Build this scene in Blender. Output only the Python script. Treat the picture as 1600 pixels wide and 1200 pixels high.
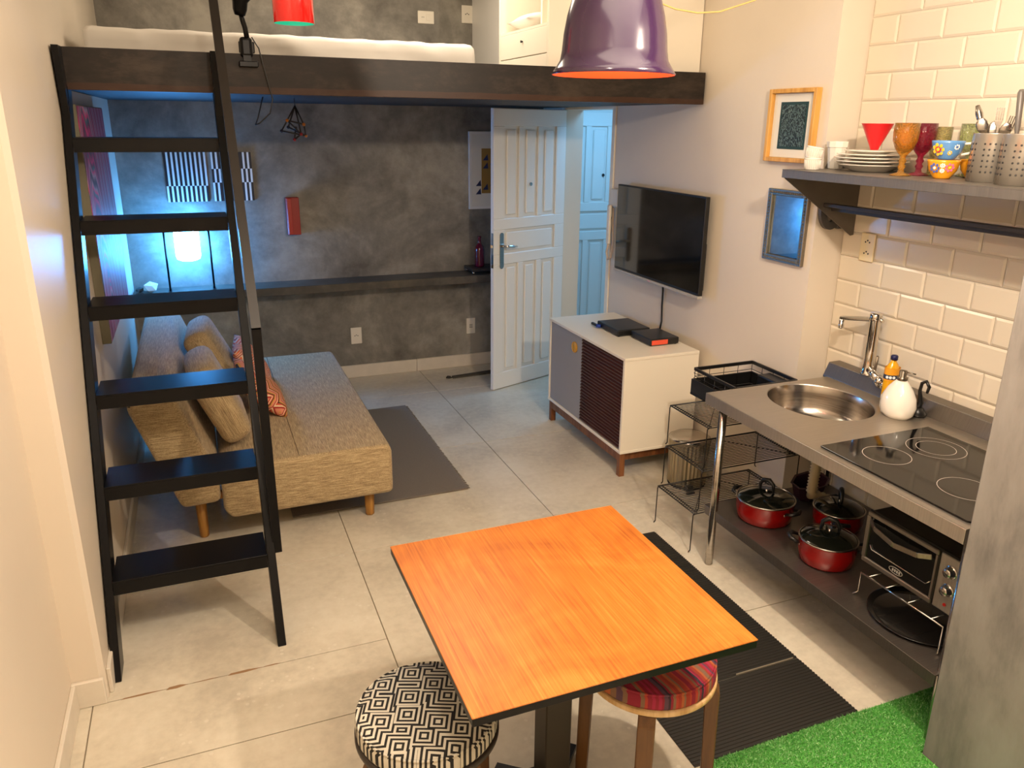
import bpy, bmesh, math, random
from mathutils import Vector, Matrix
random.seed(7)
PI = math.pi
sc = bpy.context.scene
for o in list(bpy.data.objects): bpy.data.objects.remove(o)
C = sc.collection

# ---------------------------------------------------------------- camera, light, exposure
YAW, PIT, ROL = 0.3875, 0.3106, -0.0121
FPX, CX, CY = 1220.4, 810.4, 584.3
def cam_axes():
    cy, sy = math.cos(YAW), math.sin(YAW)
    f = Vector((sy*math.cos(PIT), cy*math.cos(PIT), -math.sin(PIT)))
    r = Vector((cy, -sy, 0)); d = f.cross(r)
    c, s = math.cos(ROL), math.sin(ROL)
    return c*r + s*d, -s*r + c*d, f
_r, _d, _f = cam_axes()
cam_data = bpy.data.cameras.new('camera')
cam = bpy.data.objects.new('camera', cam_data); C.objects.link(cam)
cam.matrix_world = Matrix(((_r.x, -_d.x, -_f.x, 0), (_r.y, -_d.y, -_f.y, 0), (_r.z, -_d.z, -_f.z, 2.0), (0, 0, 0, 1)))
cam_data.sensor_width = 36; cam_data.lens = FPX/1600*36
cam_data.shift_x = -(CX-800)/1600; cam_data.shift_y = -(600-CY)/1600
cam_data.clip_start = 0.02
sc.camera = cam

w = bpy.data.worlds.new('world'); sc.world = w; w.use_nodes = True
w.node_tree.nodes['Background'].inputs[0].default_value = (0.9, 0.82, 0.72, 1)
w.node_tree.nodes['Background'].inputs[1].default_value = 0.05
sc.view_settings.view_transform = 'Standard'; sc.view_settings.look = 'None'
sc.view_settings.gamma = 1; sc.view_settings.use_curve_mapping = False
sc.view_settings.exposure = 0.68

WARM = (1.0, 0.82, 0.64)
def point(name, loc, power, color, r=0.04):
    l = bpy.data.lights.new(name, 'POINT'); l.energy = power; l.color = color; l.shadow_soft_size = r
    o = bpy.data.objects.new(name, l); o.location = loc; C.objects.link(o); return o
def area(name, loc, rot, size, power, color, sy=None):
    l = bpy.data.lights.new(name, 'AREA'); l.energy = power; l.color = color; l.size = size
    if sy: l.shape = 'RECTANGLE'; l.size_y = sy
    o = bpy.data.objects.new(name, l); o.location = loc; o.rotation_euler = rot; C.objects.link(o); return o
# track of warm lamps on the ceiling side behind and above the table
point('track_light_a', (1.62, 1.25, 2.43), 72, WARM, 0.035)
point('track_light_b', (0.35, 1.0, 2.5), 22, WARM, 0.05)
point('track_light_c', (2.35, 0.85, 2.46), 12, WARM, 0.04)
area('ceiling_bounce_fill', (1.1, 0.6, 3.1), (0, 0, 0), 2.2, 36, (1.0, 0.84, 0.68))  # added soft fill standing in for bounced ceiling light, not a real fitting
area('loft_lamp', (1.2, 4.6, 3.1), (0, 0, 0), 1.2, 20, (1.0, 0.84, 0.66))
# cool lamp standing on the ledge under the loft, and cool light of the corridor
COOL = (0.22, 0.62, 1.0)
area('corridor_light', (3.3, 5.6, 2.4), (0, 0, 0), 0.6, 11, (0.2, 0.55, 1.0))

# ---------------------------------------------------------------- materials
def lin(h):
    h = h.lstrip('#'); v = [int(h[i:i+2], 16)/255 for i in (0, 2, 4)]
    return tuple((x/12.92 if x <= 0.04045 else ((x+0.055)/1.055)**2.4) for x in v) + (1,)
MATS = {}
class N:
    def __init__(s, name):
        s.m = bpy.data.materials.new(name); s.m.use_nodes = True; s.t = s.m.node_tree
        s.b = s.t.nodes['Principled BSDF']; s.out = s.t.nodes['Material Output']
    def n(s, typ, **k):
        x = s.t.nodes.new(typ)
        for a, v in k.items():
            if hasattr(x, a): setattr(x, a, v)
            else: x.inputs[a.replace('_', ' ')].default_value = v
        return x
    def l(s, a, b): s.t.links.new(a, b)
    def coord(s, scale=(1, 1, 1), kind='Object', rot=(0, 0, 0), loc=(0, 0, 0)):
        tc = s.n('ShaderNodeTexCoord'); mp = s.n('ShaderNodeMapping'); s.l(tc.outputs[kind], mp.inputs[0])
        mp.inputs['Scale'].default_value = scale; mp.inputs['Rotation'].default_value = rot; mp.inputs['Location'].default_value = loc
        return mp.outputs[0]
    def ramp(s, fac, stops, interp='LINEAR'):
        r = s.n('ShaderNodeValToRGB'); r.color_ramp.interpolation = interp; e = r.color_ramp.elements
        while len(e) < len(stops): e.new(0.5)
        for i, (p, c) in enumerate(stops): e[i].position = p; e[i].color = c if len(c) == 4 else (*c, 1)
        s.l(fac, r.inputs[0]); return r.outputs[0]
    def math(s, op, a, b=None, c=None):
        m = s.n('ShaderNodeMath', operation=op)
        for i, v in enumerate((a, b, c)):
            if v is None: continue
            if isinstance(v, (int, float)): m.inputs[i].default_value = v
            else: s.l(v, m.inputs[i])
        return m.outputs[0]
    def noise(s, vec, scale, detail=3, rough=0.5, dist=0):
        x = s.n('ShaderNodeTexNoise'); x.inputs['Scale'].default_value = scale; x.inputs['Detail'].default_value = detail
        x.inputs['Roughness'].default_value = rough; x.inputs['Distortion'].default_value = dist
        s.l(vec, x.inputs['Vector']); return x.outputs[0]
    def bump(s, h, strength=0.2, dist=0.01):
        b = s.n('ShaderNodeBump'); b.inputs['Strength'].default_value = strength; b.inputs['Distance'].default_value = dist
        s.l(h, b.inputs['Height']); s.l(b.outputs[0], s.b.inputs['Normal'])
def mat(name, col, rough=0.5, metal=0.0, emit=None, es=1.0, trans=0.0, alpha=None, coat=0, spec=None, var=0.0, vs=8, ior=None, bump=0, bs=60):
    if name in MATS: return MATS[name]
    x = N(name); b = x.b; c = lin(col)
    b.inputs['Base Color'].default_value = c; b.inputs['Roughness'].default_value = rough; b.inputs['Metallic'].default_value = metal
    if emit: b.inputs['Emission Color'].default_value = lin(emit); b.inputs['Emission Strength'].default_value = es
    if trans: b.inputs['Transmission Weight'].default_value = trans
    if ior: b.inputs['IOR'].default_value = ior
    if coat: b.inputs['Coat Weight'].default_value = coat; b.inputs['Coat Roughness'].default_value = 0.08
    if spec is not None: b.inputs['Specular IOR Level'].default_value = spec
    if var or bump:
        co = x.coord(); nz = x.noise(co, vs, 4, 0.6)
        if var:
            lo = tuple(v*(1-var) for v in c[:3]); hi = tuple(min(1, v*(1+var)) for v in c[:3])
            x.l(x.ramp(nz, [(0.3, lo), (0.7, hi)]), b.inputs['Base Color'])
        if bump: x.bump(x.noise(co, bs, 3), bump, 0.004)
    MATS[name] = x.m; return x.m

def m_concrete(name, c1, c2, c3, scale=1.6, rough=0.55, zs=1):
    x = N(name); co = x.coord((1, 1, zs))
    n1 = x.noise(co, scale, 6, 0.62, 0.6); n2 = x.noise(co, scale*5, 5, 0.65)
    f = x.math('ADD', x.math('MULTIPLY', n1, 0.68), x.math('MULTIPLY', n2, 0.32))
    x.l(x.ramp(f, [(0.36, lin(c1)), (0.5, lin(c2)), (0.63, lin(c3))]), x.b.inputs['Base Color'])
    x.b.inputs['Roughness'].default_value = rough
    x.bump(x.noise(co, scale*9, 5, 0.6), 0.12, 0.01); return x.m
M_conc = m_concrete('concrete_wall', '#5c5850', '#7f7b72', '#a09b8f')
M_pillar = m_concrete('concrete_pillar', '#5d5a57', '#827d77', '#8f8b85', 2.6, zs=.3)
M_wall = mat('painted_plaster', '#ddd1bf', 0.48, bump=0.04, bs=5, var=0.02, vs=2)
M_wallL = mat('painted_plaster_left', '#d8ccba', 0.42, bump=0.05, bs=4, var=0.02, vs=2)
M_white = mat('white_paint', '#e8e6e0', 0.4)
M_cream = mat('cream_lacquer', '#eee6d4', 0.35)
M_tile = mat('white_glazed_tile', '#dacfbb', 0.12, coat=0.3)
M_grout = mat('tile_grout', '#c9b892', 0.8)
M_skirt = mat('baseboard_tile', '#d6cdbd', 0.4, var=0.05, vs=12)
M_blk = mat('black_painted_steel', '#0a0a0c', 0.3, 0.0, spec=0.2)
M_steelbeam = None
def m_beam():
    x = N('raw_steel_beam'); co = x.coord((1, 1, 2.5))
    n1 = x.noise(co, 2.2, 6, 0.7, 0.4); n2 = x.noise(co, 14, 4, 0.7)
    f = x.math('ADD', x.math('MULTIPLY', n1, 0.7), x.math('MULTIPLY', n2, 0.3))
    x.l(x.ramp(f, [(0.34, lin('#15100d')), (0.5, lin('#221b16')), (0.66, lin('#3a3027'))]), x.b.inputs['Base Color'])
    base = x.b.inputs['Base Color'].links[0].from_socket
    sp = x.n('ShaderNodeSeparateXYZ'); tc = x.n('ShaderNodeTexCoord'); x.l(tc.outputs['Object'], sp.inputs[0])
    k = x.math('MULTIPLY', x.math('LESS_THAN', x.math('ADD', sp.outputs[2], x.math('MULTIPLY', n1, 0.03)), 0.045), 0.45)
    mx = x.n('ShaderNodeMix', data_type='RGBA'); x.l(k, mx.inputs[0]); x.l(base, mx.inputs[6]); mx.inputs[7].default_value = lin('#4a2c1a'); x.l(mx.outputs[2], x.b.inputs['Base Color'])
    x.b.inputs['Metallic'].default_value = 0.0; x.b.inputs['Roughness'].default_value = 0.42; x.b.inputs['Specular IOR Level'].default_value = 0.25
    return x.m
M_beam = m_beam()
def m_floor():
    x = N('porcelain_floor_tile'); co = x.coord(kind='Object'); gm = x.n('ShaderNodeNewGeometry')
    n1 = x.noise(gm.outputs['Position'], 2.0, 5, 0.6, 0.5); n2 = x.noise(gm.outputs['Position'], 26, 3, 0.6)
    f = x.math('ADD', x.math('MULTIPLY', n1, 0.7), x.math('MULTIPLY', n2, 0.3))
    base = x.ramp(f, [(0.35, lin('#b9b09e')), (0.5, lin('#cdc4b0')), (0.62, lin('#d6cebb'))])
    v = x.n('ShaderNodeTexVoronoi'); v.inputs['Scale'].default_value = 22; x.l(gm.outputs['Position'], v.inputs['Vector'])
    spots = x.math('LESS_THAN', v.outputs['Distance'], 0.16)
    n3 = x.noise(gm.outputs['Position'], 3, 2); spots = x.math('MULTIPLY', spots, x.math('GREATER_THAN', n3, 0.52))
    mx = x.n('ShaderNodeMix', data_type='RGBA'); x.l(x.math('MULTIPLY', spots, 0.45), mx.inputs[0])
    x.l(base, mx.inputs[6]); mx.inputs[7].default_value = lin('#ddd6c6')
    x.l(mx.outputs[2], x.b.inputs['Base Color'])
    x.l(x.ramp(n1, [(0.3, (0.30,)*3), (0.7, (0.42,)*3)]), x.b.inputs['Roughness']); return x.m
M_floor = m_floor()
M_fgrout = mat('floor_grout', '#8d826d', 0.85)
def m_brushed(name, col, rough, ax=(1, 60, 1), metal=1.0):
    x = N(name); co = x.coord(ax); nz = x.noise(co, 6, 3, 0.6)
    c = lin(col)[:3]; x.l(x.ramp(nz, [(0.3, tuple(v*0.85 for v in c)), (0.7, tuple(min(1, v*1.1) for v in c))]), x.b.inputs['Base Color'])
    x.b.inputs['Metallic'].default_value = metal
    x.l(x.ramp(nz, [(0.3, (rough*0.85,)*3), (0.7, (rough*1.2,)*3)]), x.b.inputs['Roughness']); return x.m
M_steel = m_brushed('brushed_steel', '#b9b1a6', 0.36, metal=.9)
M_steel2 = m_brushed('polished_steel', '#b5aea6', 0.2, (1, 1, 30))
M_chrome = mat('chrome', '#d6d2cc', 0.08, 1.0)
M_orange = None
def m_orangewood():
    x = N('orange_wood_laminate'); co = x.coord((1, 0.045, 1))
    n1 = x.noise(x.coord((1, .02, 1)), 150, 3, 0.6); n0 = x.noise(x.coord((1, .012, 1)), 380, 2, 0.6); co2 = x.coord((1, 1, 1)); n2 = x.noise(co2, 3.2, 3, 0.6, 1.2)
    f = x.math('ADD', x.math('ADD', x.math('MULTIPLY', n1, 0.4), x.math('MULTIPLY', n0, 0.25)), x.math('MULTIPLY', n2, 0.35))
    x.l(x.ramp(f, [(0.36, lin('#944a10')), (0.5, lin('#b3671c')), (0.64, lin('#c47f32'))]), x.b.inputs['Base Color'])
    x.b.inputs['Roughness'].default_value = 0.36; return x.m
M_orange = m_orangewood()
def m_wood(name, a, b, c, ax=(1, 1, 0.08), scale=40, rough=0.42):
    x = N(name); n = x.noise(x.coord(ax), scale, 4, 0.6, 0.3)
    x.l(x.ramp(n, [(0.35, lin(a)), (0.5, lin(b)), (0.65, lin(c))]), x.b.inputs['Base Color'])
    x.b.inputs['Roughness'].default_value = rough; return x.m
M_walnut = m_wood('walnut_wood', '#60371c', '#784827', '#8a5832')
M_birch = m_wood('light_birch_ply', '#b9925c', '#cfab76', '#dcbc8b')
M_beech = m_wood('honey_beech_leg', '#8c5c24', '#a67430', '#b98842')
M_frame = m_wood('oak_frame', '#c08a3e', '#d29c4c', '#dcaa5c')
M_slat = m_wood('dark_rosewood', '#341a16', '#4a2721', '#5a312a', (1, 0.08, 1))
def m_fabric(name, a, b, c, ax=(30, 1.5, 30), scale=9, fine=True):
    x = N(name); na = x.noise(x.coord(ax), scale, 4, 0.7); nb = x.noise(x.coord((1.5, 30, 30)), scale, 4, 0.7)
    tc = x.n('ShaderNodeTexCoord'); sp = x.n('ShaderNodeSeparateXYZ'); x.l(tc.outputs['Normal'], sp.inputs[0])
    k = x.math('GREATER_THAN', x.math('ABSOLUTE', sp.outputs[1]), 0.7)
    n = x.math('ADD', x.math('MULTIPLY', nb, k), x.math('MULTIPLY', na, x.math('SUBTRACT', 1.0, k))); n2 = x.noise(x.coord(), 260, 2)
    f = x.math('ADD', x.math('MULTIPLY', n, 0.75), x.math('MULTIPLY', n2, 0.25))
    x.l(x.ramp(f, [(0.36, lin(a)), (0.5, lin(b)), (0.62, lin(c))]), x.b.inputs['Base Color'])
    x.b.inputs['Roughness'].default_value = 0.85; x.b.inputs['Sheen Weight'].default_value = 0.2
    x.bump(n2, 0.25, 0.002); return x.m
M_sofa = m_fabric('sofa_linen', '#7a6548', '#a08a64', '#c4ae84')
M_rug = m_fabric('grey_woven_rug', '#4f4840', '#655c51', '#766c60', (60, 60, 1), 6)
M_sheet = mat('white_sheet', '#d6d2ca', 0.8, bump=0.1, bs=14)
M_rubber = mat('black_rubber', '#1f1c17', 0.6)
M_plastic_w = mat('ivory_plastic', '#e6dfcf', 0.4)
M_plastic_b = mat('black_plastic', '#141414', 0.35)
M_dark = mat('dark_slot', '#1c1b1a', 0.6)
M_redl = mat('red_lacquer', '#d81a14', 0.15, coat=0.6)
M_redp = mat('red_enamel', '#8a0604', 0.16, coat=0.35)
M_purple = mat('purple_lacquer', '#301a38', 0.2, coat=0.5)
M_porc = mat('white_porcelain', '#ece6da', 0.15, coat=0.4)
M_glassk = mat('black_glass', '#070707', 0.05, coat=1.0)
M_glass = mat('clear_glass', '#f4f6f4', 0.03, trans=1.0, ior=1.45)
M_smoke = mat('smoked_lid_glass', '#55605a', 0.05, trans=0.85, ior=1.3)
def tint(name, col): return mat(name, col, 0.08, trans=0.8, ior=1.4, coat=0.4)

# ---------------------------------------------------------------- mesh helpers
class B:
    def __init__(s): s.bm = bmesh.new()
    def box(s, x0, x1, y0, y1, z0, z1, bev=0, seg=1, mat=None, mi=0):
        vs = [s.bm.verts.new((x, y, z)) for x in (x0, x1) for y in (y0, y1) for z in (z0, z1)]
        q = [(0, 1, 3, 2), (4, 6, 7, 5), (0, 4, 5, 1), (2, 3, 7, 6), (0, 2, 6, 4), (1, 5, 7, 3)]
        fs = [s.bm.faces.new([vs[i] for i in f]) for f in q]
        for f in fs: f.material_index = mi
        if bev:
            es = list({e for f in fs for e in f.edges})
            r = bmesh.ops.bevel(s.bm, geom=es, offset=bev, segments=seg, affect='EDGES', profile=0.5)
            vs = list({v for v in vs if v.is_valid} | set(r['verts'])); 
            for f in r['faces']: f.material_index = mi
        if mat is not None:
            bmesh.ops.transform(s.bm, matrix=mat, verts=vs)
        return s
    def bar(s, a, b, w, d, up=(0, 0, 1), bev=0):
        a, b = Vector(a), Vector(b); L = (b-a).length; z = (b-a).normalized(); u = Vector(up)
        x = u.cross(z)
        if x.length < 1e-4: x = Vector((1, 0, 0))
        x.normalize(); y = z.cross(x)
        m = Matrix((x, y, z)).transposed().to_4x4(); m.translation = a
        return s.box(-w/2, w/2, -d/2, d/2, 0, L, bev, mat=m)
    def tube(s, pts, r, seg=8, closed=False, cap=True, mi=0):
        pts = [Vector(p) for p in pts]; n = len(pts); rings = []
        rs = r if isinstance(r, (list, tuple)) else [r]*n
        ref = None
        for i, p in enumerate(pts):
            if closed: t = (pts[(i+1) % n]-pts[i-1]).normalized()
            else: t = (pts[min(i+1, n-1)]-pts[max(i-1, 0)]).normalized()
            if ref is None:
                ref = Vector((0, 0, 1)) if abs(t.z) < 0.9 else Vector((1, 0, 0))
            u = (ref - t*ref.dot(t)).normalized(); v = t.cross(u); ref = u
            rings.append([s.bm.verts.new(p+(u*math.cos(a)+v*math.sin(a))*rs[i]) for a in [2*PI*k/seg for k in range(seg)]])
        m = n if closed else n-1
        for i in range(m):
            A, Bq = rings[i], rings[(i+1) % n]
            for k in range(seg):
                f = s.bm.faces.new((A[k], A[(k+1) % seg], Bq[(k+1) % seg], Bq[k])); f.smooth = True; f.material_index = mi
        if cap and not closed:
            s.bm.faces.new(rings[0][::-1]); s.bm.faces.new(rings[-1])
        return s
    def lathe(s, c, prof, seg=32, mat=None, mi=0, sx=1, sy=1, smooth=True):
        c = Vector(c); rings = []; allv = []
        for r, z in prof:
            if r < 1e-6: v = [s.bm.verts.new(c+Vector((0, 0, z)))]
            else: v = [s.bm.verts.new(c+Vector((r*sx*math.cos(2*PI*k/seg), r*sy*math.sin(2*PI*k/seg), z))) for k in range(seg)]
            rings.append(v); allv += v
        for A, Bq in zip(rings, rings[1:]):
            for k in range(seg):
                k2 = (k+1) % seg
                if len(A) == 1 and len(Bq) == 1: continue
                if len(A) == 1: vv = (A[0], Bq[k2], Bq[k])
                elif len(Bq) == 1: vv = (A[k], A[k2], Bq[0])
                else: vv = (A[k], A[k2], Bq[k2], Bq[k])
                try: f = s.bm.faces.new(vv); f.smooth = smooth; f.material_index = mi
                except ValueError: pass
        if mat is not None: bmesh.ops.transform(s.bm, matrix=mat, verts=allv)
        return s
    def cyl(s, a, b, r, seg=16, r2=None, mi=0):
        return s.tube([a, b], [r, r if r2 is None else r2], seg, mi=mi)
    def prism(s, poly, ax, a0, a1, bev=0, seg=2, mat=None):
        def P(u, v, t): return {'x': (t, u, v), 'y': (u, t, v), 'z': (u, v, t)}[ax]
        A = [s.bm.verts.new(P(u, v, a0)) for u, v in poly]; Q = [s.bm.verts.new(P(u, v, a1)) for u, v in poly]
        if mat is not None: bmesh.ops.transform(s.bm, matrix=mat, verts=A+Q)
        n = len(poly); fs = [s.bm.faces.new(A), s.bm.faces.new(Q[::-1])]
        for i in range(n): fs.append(s.bm.faces.new((A[i], Q[i], Q[(i+1) % n], A[(i+1) % n])))
        if bev:
            es = list({e for f in fs for e in f.edges})
            bmesh.ops.bevel(s.bm, geom=es, offset=bev, segments=seg, affect='EDGES', profile=0.5)
        return s
    def pillow(s, w, h, t, mat, n=14, pinch=0.06, corner=0.0):
        g = []
        def pt(i, j, sg):
            u = -1+2*i/n; v = -1+2*j/n
            th = ((1-abs(u)**2.6)*(1-abs(v)**2.6))**0.45*t/2
            k = 1-pinch*(1-min(abs(u), 1)**2)*(abs(v) > .99)*1.0
            return Vector((u*w/2*(1-pinch*(1-v*v)*abs(u)**3), v*h/2*(1-pinch*(1-u*u)*abs(v)**3), sg*th))
        top = {}; bot = {}
        for i in range(n+1):
            for j in range(n+1):
                e = i in (0, n) or j in (0, n)
                top[i, j] = s.bm.verts.new(mat @ pt(i, j, 1)); bot[i, j] = top[i, j] if e else s.bm.verts.new(mat @ pt(i, j, -1))
        for i in range(n):
            for j in range(n):
                for d, fl in ((top, 0), (bot, 1)):
                    q = [d[i, j], d[i+1, j], d[i+1, j+1], d[i, j+1]]
                    if fl: q = q[::-1]
                    try: f = s.bm.faces.new(q); f.smooth = True
                    except ValueError: pass
        return s
ORG = {}
def thing(name, label, cat, loc, group=None, local=False, rotz=0):
    o = bpy.data.objects.new(name, None); C.objects.link(o); o.location = loc; o.rotation_euler = (0, 0, rotz)
    o.empty_display_size = 0.05
    o['label'] = label; o['category'] = cat
    if group: o['group'] = group
    ORG[o.name] = Vector((0, 0, 0)) if local else Vector(loc)
    return o
def obj(name, b, m, parent=None, smooth=None, label=None, recalc=True, org=None, kind=None):
    bm = b.bm
    if recalc: bmesh.ops.recalc_face_normals(bm, faces=bm.faces)
    if parent is not None: off = ORG[parent.name]
    elif org is not None: off = Vector(org)
    else:
        xs = [v.co for v in bm.verts]
        off = Vector(((min(v.x for v in xs)+max(v.x for v in xs))/2, (min(v.y for v in xs)+max(v.y for v in xs))/2, min(v.z for v in xs)))
    bmesh.ops.translate(bm, vec=-off, verts=bm.verts)
    me = bpy.data.meshes.new(name); bm.to_mesh(me); bm.free()
    for mm in (m if isinstance(m, (list, tuple)) else [m]): me.materials.append(mm)
    if smooth:
        for p in me.polygons: p.use_smooth = True
    o = bpy.data.objects.new(name, me); C.objects.link(o)
    if parent is not None: o.parent = parent
    else: o.location = off
    ORG[o.name] = off
    if label: o['label'] = label
    if kind: o['kind'] = kind
    return o
def tag(o, label, cat, group=None):
    o['label'] = label; o['category'] = cat
    if group: o['group'] = group
    return o
def struct(name, b, m, **k):
    o = obj(name, b, m, **k); o['kind'] = 'structure'; return o
def rotm(loc, rx=0, ry=0, rz=0):
    return Matrix.Translation(loc) @ Matrix.Rotation(rz, 4, 'Z') @ Matrix.Rotation(ry, 4, 'Y') @ Matrix.Rotation(rx, 4, 'X')
def copy_tree(o, loc, rotz=None, label=None, group=None):
    r = o.copy(); C.objects.link(r); r.location = loc
    if rotz is not None: r.rotation_euler = (0, 0, rotz)
    if label: r['label'] = label
    if group: r['group'] = group
    for ch in o.children:
        c = ch.copy(); C.objects.link(c); c.parent = r
        for g in ch.children:
            d = g.copy(); C.objects.link(d); d.parent = c
    return r
# ---------------------------------------------------------------- room shell
XL, XR, YF = -0.48, 2.70, 6.15
XT, YR = 2.88, 2.93          # tiled kitchen wall and the return between it and the TV wall
CEIL = 3.35
fl = struct('floor', B().box(-0.75, 4.1, -1.4, 7.0, -0.12, -0.004), M_fgrout)
gx = [-0.60, -0.53, 0.535, 1.60, 2.665, 3.73, 4.1]; gy = [-1.4, -1.05, 0.075, 1.2, 2.318, 3.406, 4.487, 5.58, 6.67]
def floor_tile(x0, x1, y0, y1):
    g = 0.0022
    t = obj('floor_tile', B().box(x0+g, x1-g, y0+g, y1-g, -0.0038, 0.0, 0.0008), M_floor, parent=fl)
for i in range(len(gx)-1):
    for j in range(len(gy)-1):
        if gy[j] > 6.2 and gx[i] < 2.0: continue
        if i in (1,) and j == 4:
            floor_tile(gx[i], gx[i+1], gy[j], 2.69); floor_tile(gx[i], gx[i+1], 2.69, gy[j+1])
        else: floor_tile(gx[i], gx[i+1], gy[j], gy[j+1])
struct('ceiling', B().box(-0.75, 4.1, -1.4, 7.0, CEIL, CEIL+0.1), M_white)
struct('wall_left', B().prism([(-0.75, -1.4), (-0.585, -1.4), (-0.585, 2.70), (-0.497, 2.70), (XL, 2.72), (XL, YF+.1), (-0.75, YF+.1)], 'z', -0.004, CEIL), M_wallL)
struct('wall_far', B().box(XL, XR, YF, YF+0.12, -0.004, CEIL), M_conc)
struct('wall_back', B().box(-0.75, 4.1, -1.5, -1.4, 0, CEIL), M_wall)
DY0, DY1, DZ = 4.954, 5.727, 2.10
b = B().box(XR, XR+0.154, YR, DY0, -0.004, CEIL); b.box(XR, XR+0.154, DY1, YF+.1, -0.004, CEIL); b.box(XR, XR+0.154, DY0, DY1, DZ, CEIL)
struct('wall_right', b, M_wall)
kit = struct('wall_kitchen', B().box(XT, XT+0.12, -1.4, YR+0.1, -0.004, CEIL), M_wall)
struct('wall_return', B().box(XR+.154, XT, YR, YR+0.1, -0.004, CEIL), M_wall)
# bevelled wall tiles, each a part
TW, TH, Z0 = 0.2335, 0.117, 0.944
def tile_mesh(wd):
    bm = bmesh.new(); g = 0.0012; bv = 0.011; t = 0.008; t0 = 0.002
    def ring(x, iy, iz): return [bm.verts.new((x, y, z)) for y, z in ((-wd/2+iy, -TH/2+iz), (wd/2-iy, -TH/2+iz), (wd/2-iy, TH/2-iz), (-wd/2+iy, TH/2-iz))]
    A = ring(0, g, g); Bq = ring(-t0-.001, g, g); D = ring(-t, bv, bv)
    for P, Q in ((A, Bq), (Bq, D)):
        for k in range(4): bm.faces.new((P[k], P[(k+1) % 4], Q[(k+1) % 4], Q[k]))
    bm.faces.new(D); bm.faces.new(A[::-1]); bmesh.ops.recalc_face_normals(bm, faces=bm.faces)
    me = bpy.data.meshes.new('tile'); bm.to_mesh(me); bm.free(); me.materials.append(M_tile); return me
full = tile_mesh(TW); cache = {}
YEND = 2.928
for k in range(-7, 20):
    ys = 2.775+TW/2-TW/2 if k % 2 == 0 else 2.66
    first = ys                      # first vertical joint left of which a cut tile runs to the corner
    zc = Z0+TH*(k+0.5)
    if zc > CEIL-TH/2: continue
    cells = [(first, YEND)]
    y = first
    while y > 1.1: cells.append((y-TW, y)); y -= TW
    if k < -1: cells = cells[:6]
    for (a, c) in cells:
        wd = round(c-a, 4)
        me = full if abs(wd-TW) < 1e-3 else cache.setdefault(wd, tile_mesh(wd))
        o = bpy.data.objects.new('wall_tile', me); C.objects.link(o); o.parent = kit
        o.location = Vector((XT-0.001, (a+c)/2, zc)) - ORG[kit.name]
b = B()
for (x0, x1, y0, y1) in ((-.44, -.30, 2.684, 2.694), (-.29, -.215, 2.680, 2.697), (-.20, -.10, 2.687, 2.692), (-.075, .05, 2.682, 2.696), (.05, .12, 2.686, 2.693)):
    b.prism([(x0, y0+.002), ((x0+x1)/2, y0), (x1, (y0+y1)/2), ((x0+x1)/2+.01, y1), (x0+.01, y1-.002)], 'z', .0001, .0006)
obj('chipped_joint', b, mat('rusty_joint', '#8f6f4e', .9), parent=fl)
# baseboards
def skirt(name, segs):
    root = None
    for s_ in segs:
        bb = B().box(*s_, 0.0, 0.105, 0.003)
        if root is None: root = struct(name, bb, M_skirt)
        else: obj('baseboard_tile', bb, M_skirt, parent=root)
skirt('baseboard_left', [(XL, -0.465, 2.74, 4.3), (XL, -0.465, 4.302, 6.13)])
skirt('baseboard_far', [(-0.46, 0.52, 6.135, YF), (0.522, 1.578, 6.135, YF), (1.58, 2.698, 6.135, YF)])
skirt('baseboard_front', [(-0.585, -0.57, 1.2, 2.683), (-0.585, -0.57, -1.38, 1.198)])
skirt('baseboard_column', [(-0.586, -0.483, 2.684, 2.70)])
skirt('baseboard_right', [(2.685, XR, 2.95, 3.9), (2.685, XR, 3.902, 4.90)])
# concrete pillar at the end of the counter
PX0, PY1 = 2.06, 1.435
b = B().box(PX0, XT-0.012, 0.4, PY1, 0, CEIL, 0.004)
pil = struct('wall_pillar', b, M_pillar)
# corridor behind the front door
b = B().box(XR+.154, 4.0, 6.50, 6.62, -0.004, 2.7); struct('wall_corridor_end', b, M_white)
b = B().box(3.95, 4.07, 4.3, 6.5, -0.004, 2.7); struct('wall_corridor_side', b, M_white)
b = B().box(XR+.154, 3.95, 4.2, 4.3, -0.004, 2.7); struct('wall_corridor_near', b, M_white)
struct('ceiling_corridor', B().box(XR+.154, 4.07, 4.2, 6.62, 2.7, 2.76), M_white)

# ---------------------------------------------------------------- doors
def door_leaf(name, wd, ht, th=0.035, handle=True):
    """local: hinge edge at x=0, runs +x, face at -y"""
    root = obj(name, B().box(0, wd, 0, th-.016, 0, ht), M_white, org=(0, 0, 0)); root.location = (0, 0, 0); root['kind'] = 'structure'
    st = 0.105; pw = (wd-2*st-2*0.055)/3
    xs = [st+i*(pw+0.055) for i in range(3)]
    fr = B()
    def rail(x0, x1, z0, z1): fr.box(x0, x1, -0.016, -0.0005, z0, z1, 0.004)
    zr = [(0, 0.13), (0.98, 1.06), (1.24, 1.32), (ht-0.12, ht)]
    for z0, z1 in zr: rail(0.0, wd, z0, z1)
    for lo, hi in ((0.13, 0.98), (1.32, ht-.12)):
        for x0, x1 in ((0, st), (wd-st, wd)) + tuple((xs[i]+pw, xs[i+1]) for i in range(2)): rail(x0, x1, lo, hi)
    for x0, x1 in ((0, st), (wd-st, wd)): rail(x0, x1, 1.06, 1.24)
    obj('door_frame', fr, M_white, parent=root)
    for lo, hi in ((0.13, 0.98), (1.32, ht-.12)):
        for x in xs:
            obj('raised_panel', B().box(x+.022, x+pw-.022, -0.012, -0.0006, lo+.025, hi-.025, 0.008), M_white, parent=root)
    obj('raised_panel', B().box(st+.02, wd-st-.02, -0.012, -0.0006, 1.08, 1.22, 0.008), M_white, parent=root)
    return root, xs, pw
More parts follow.
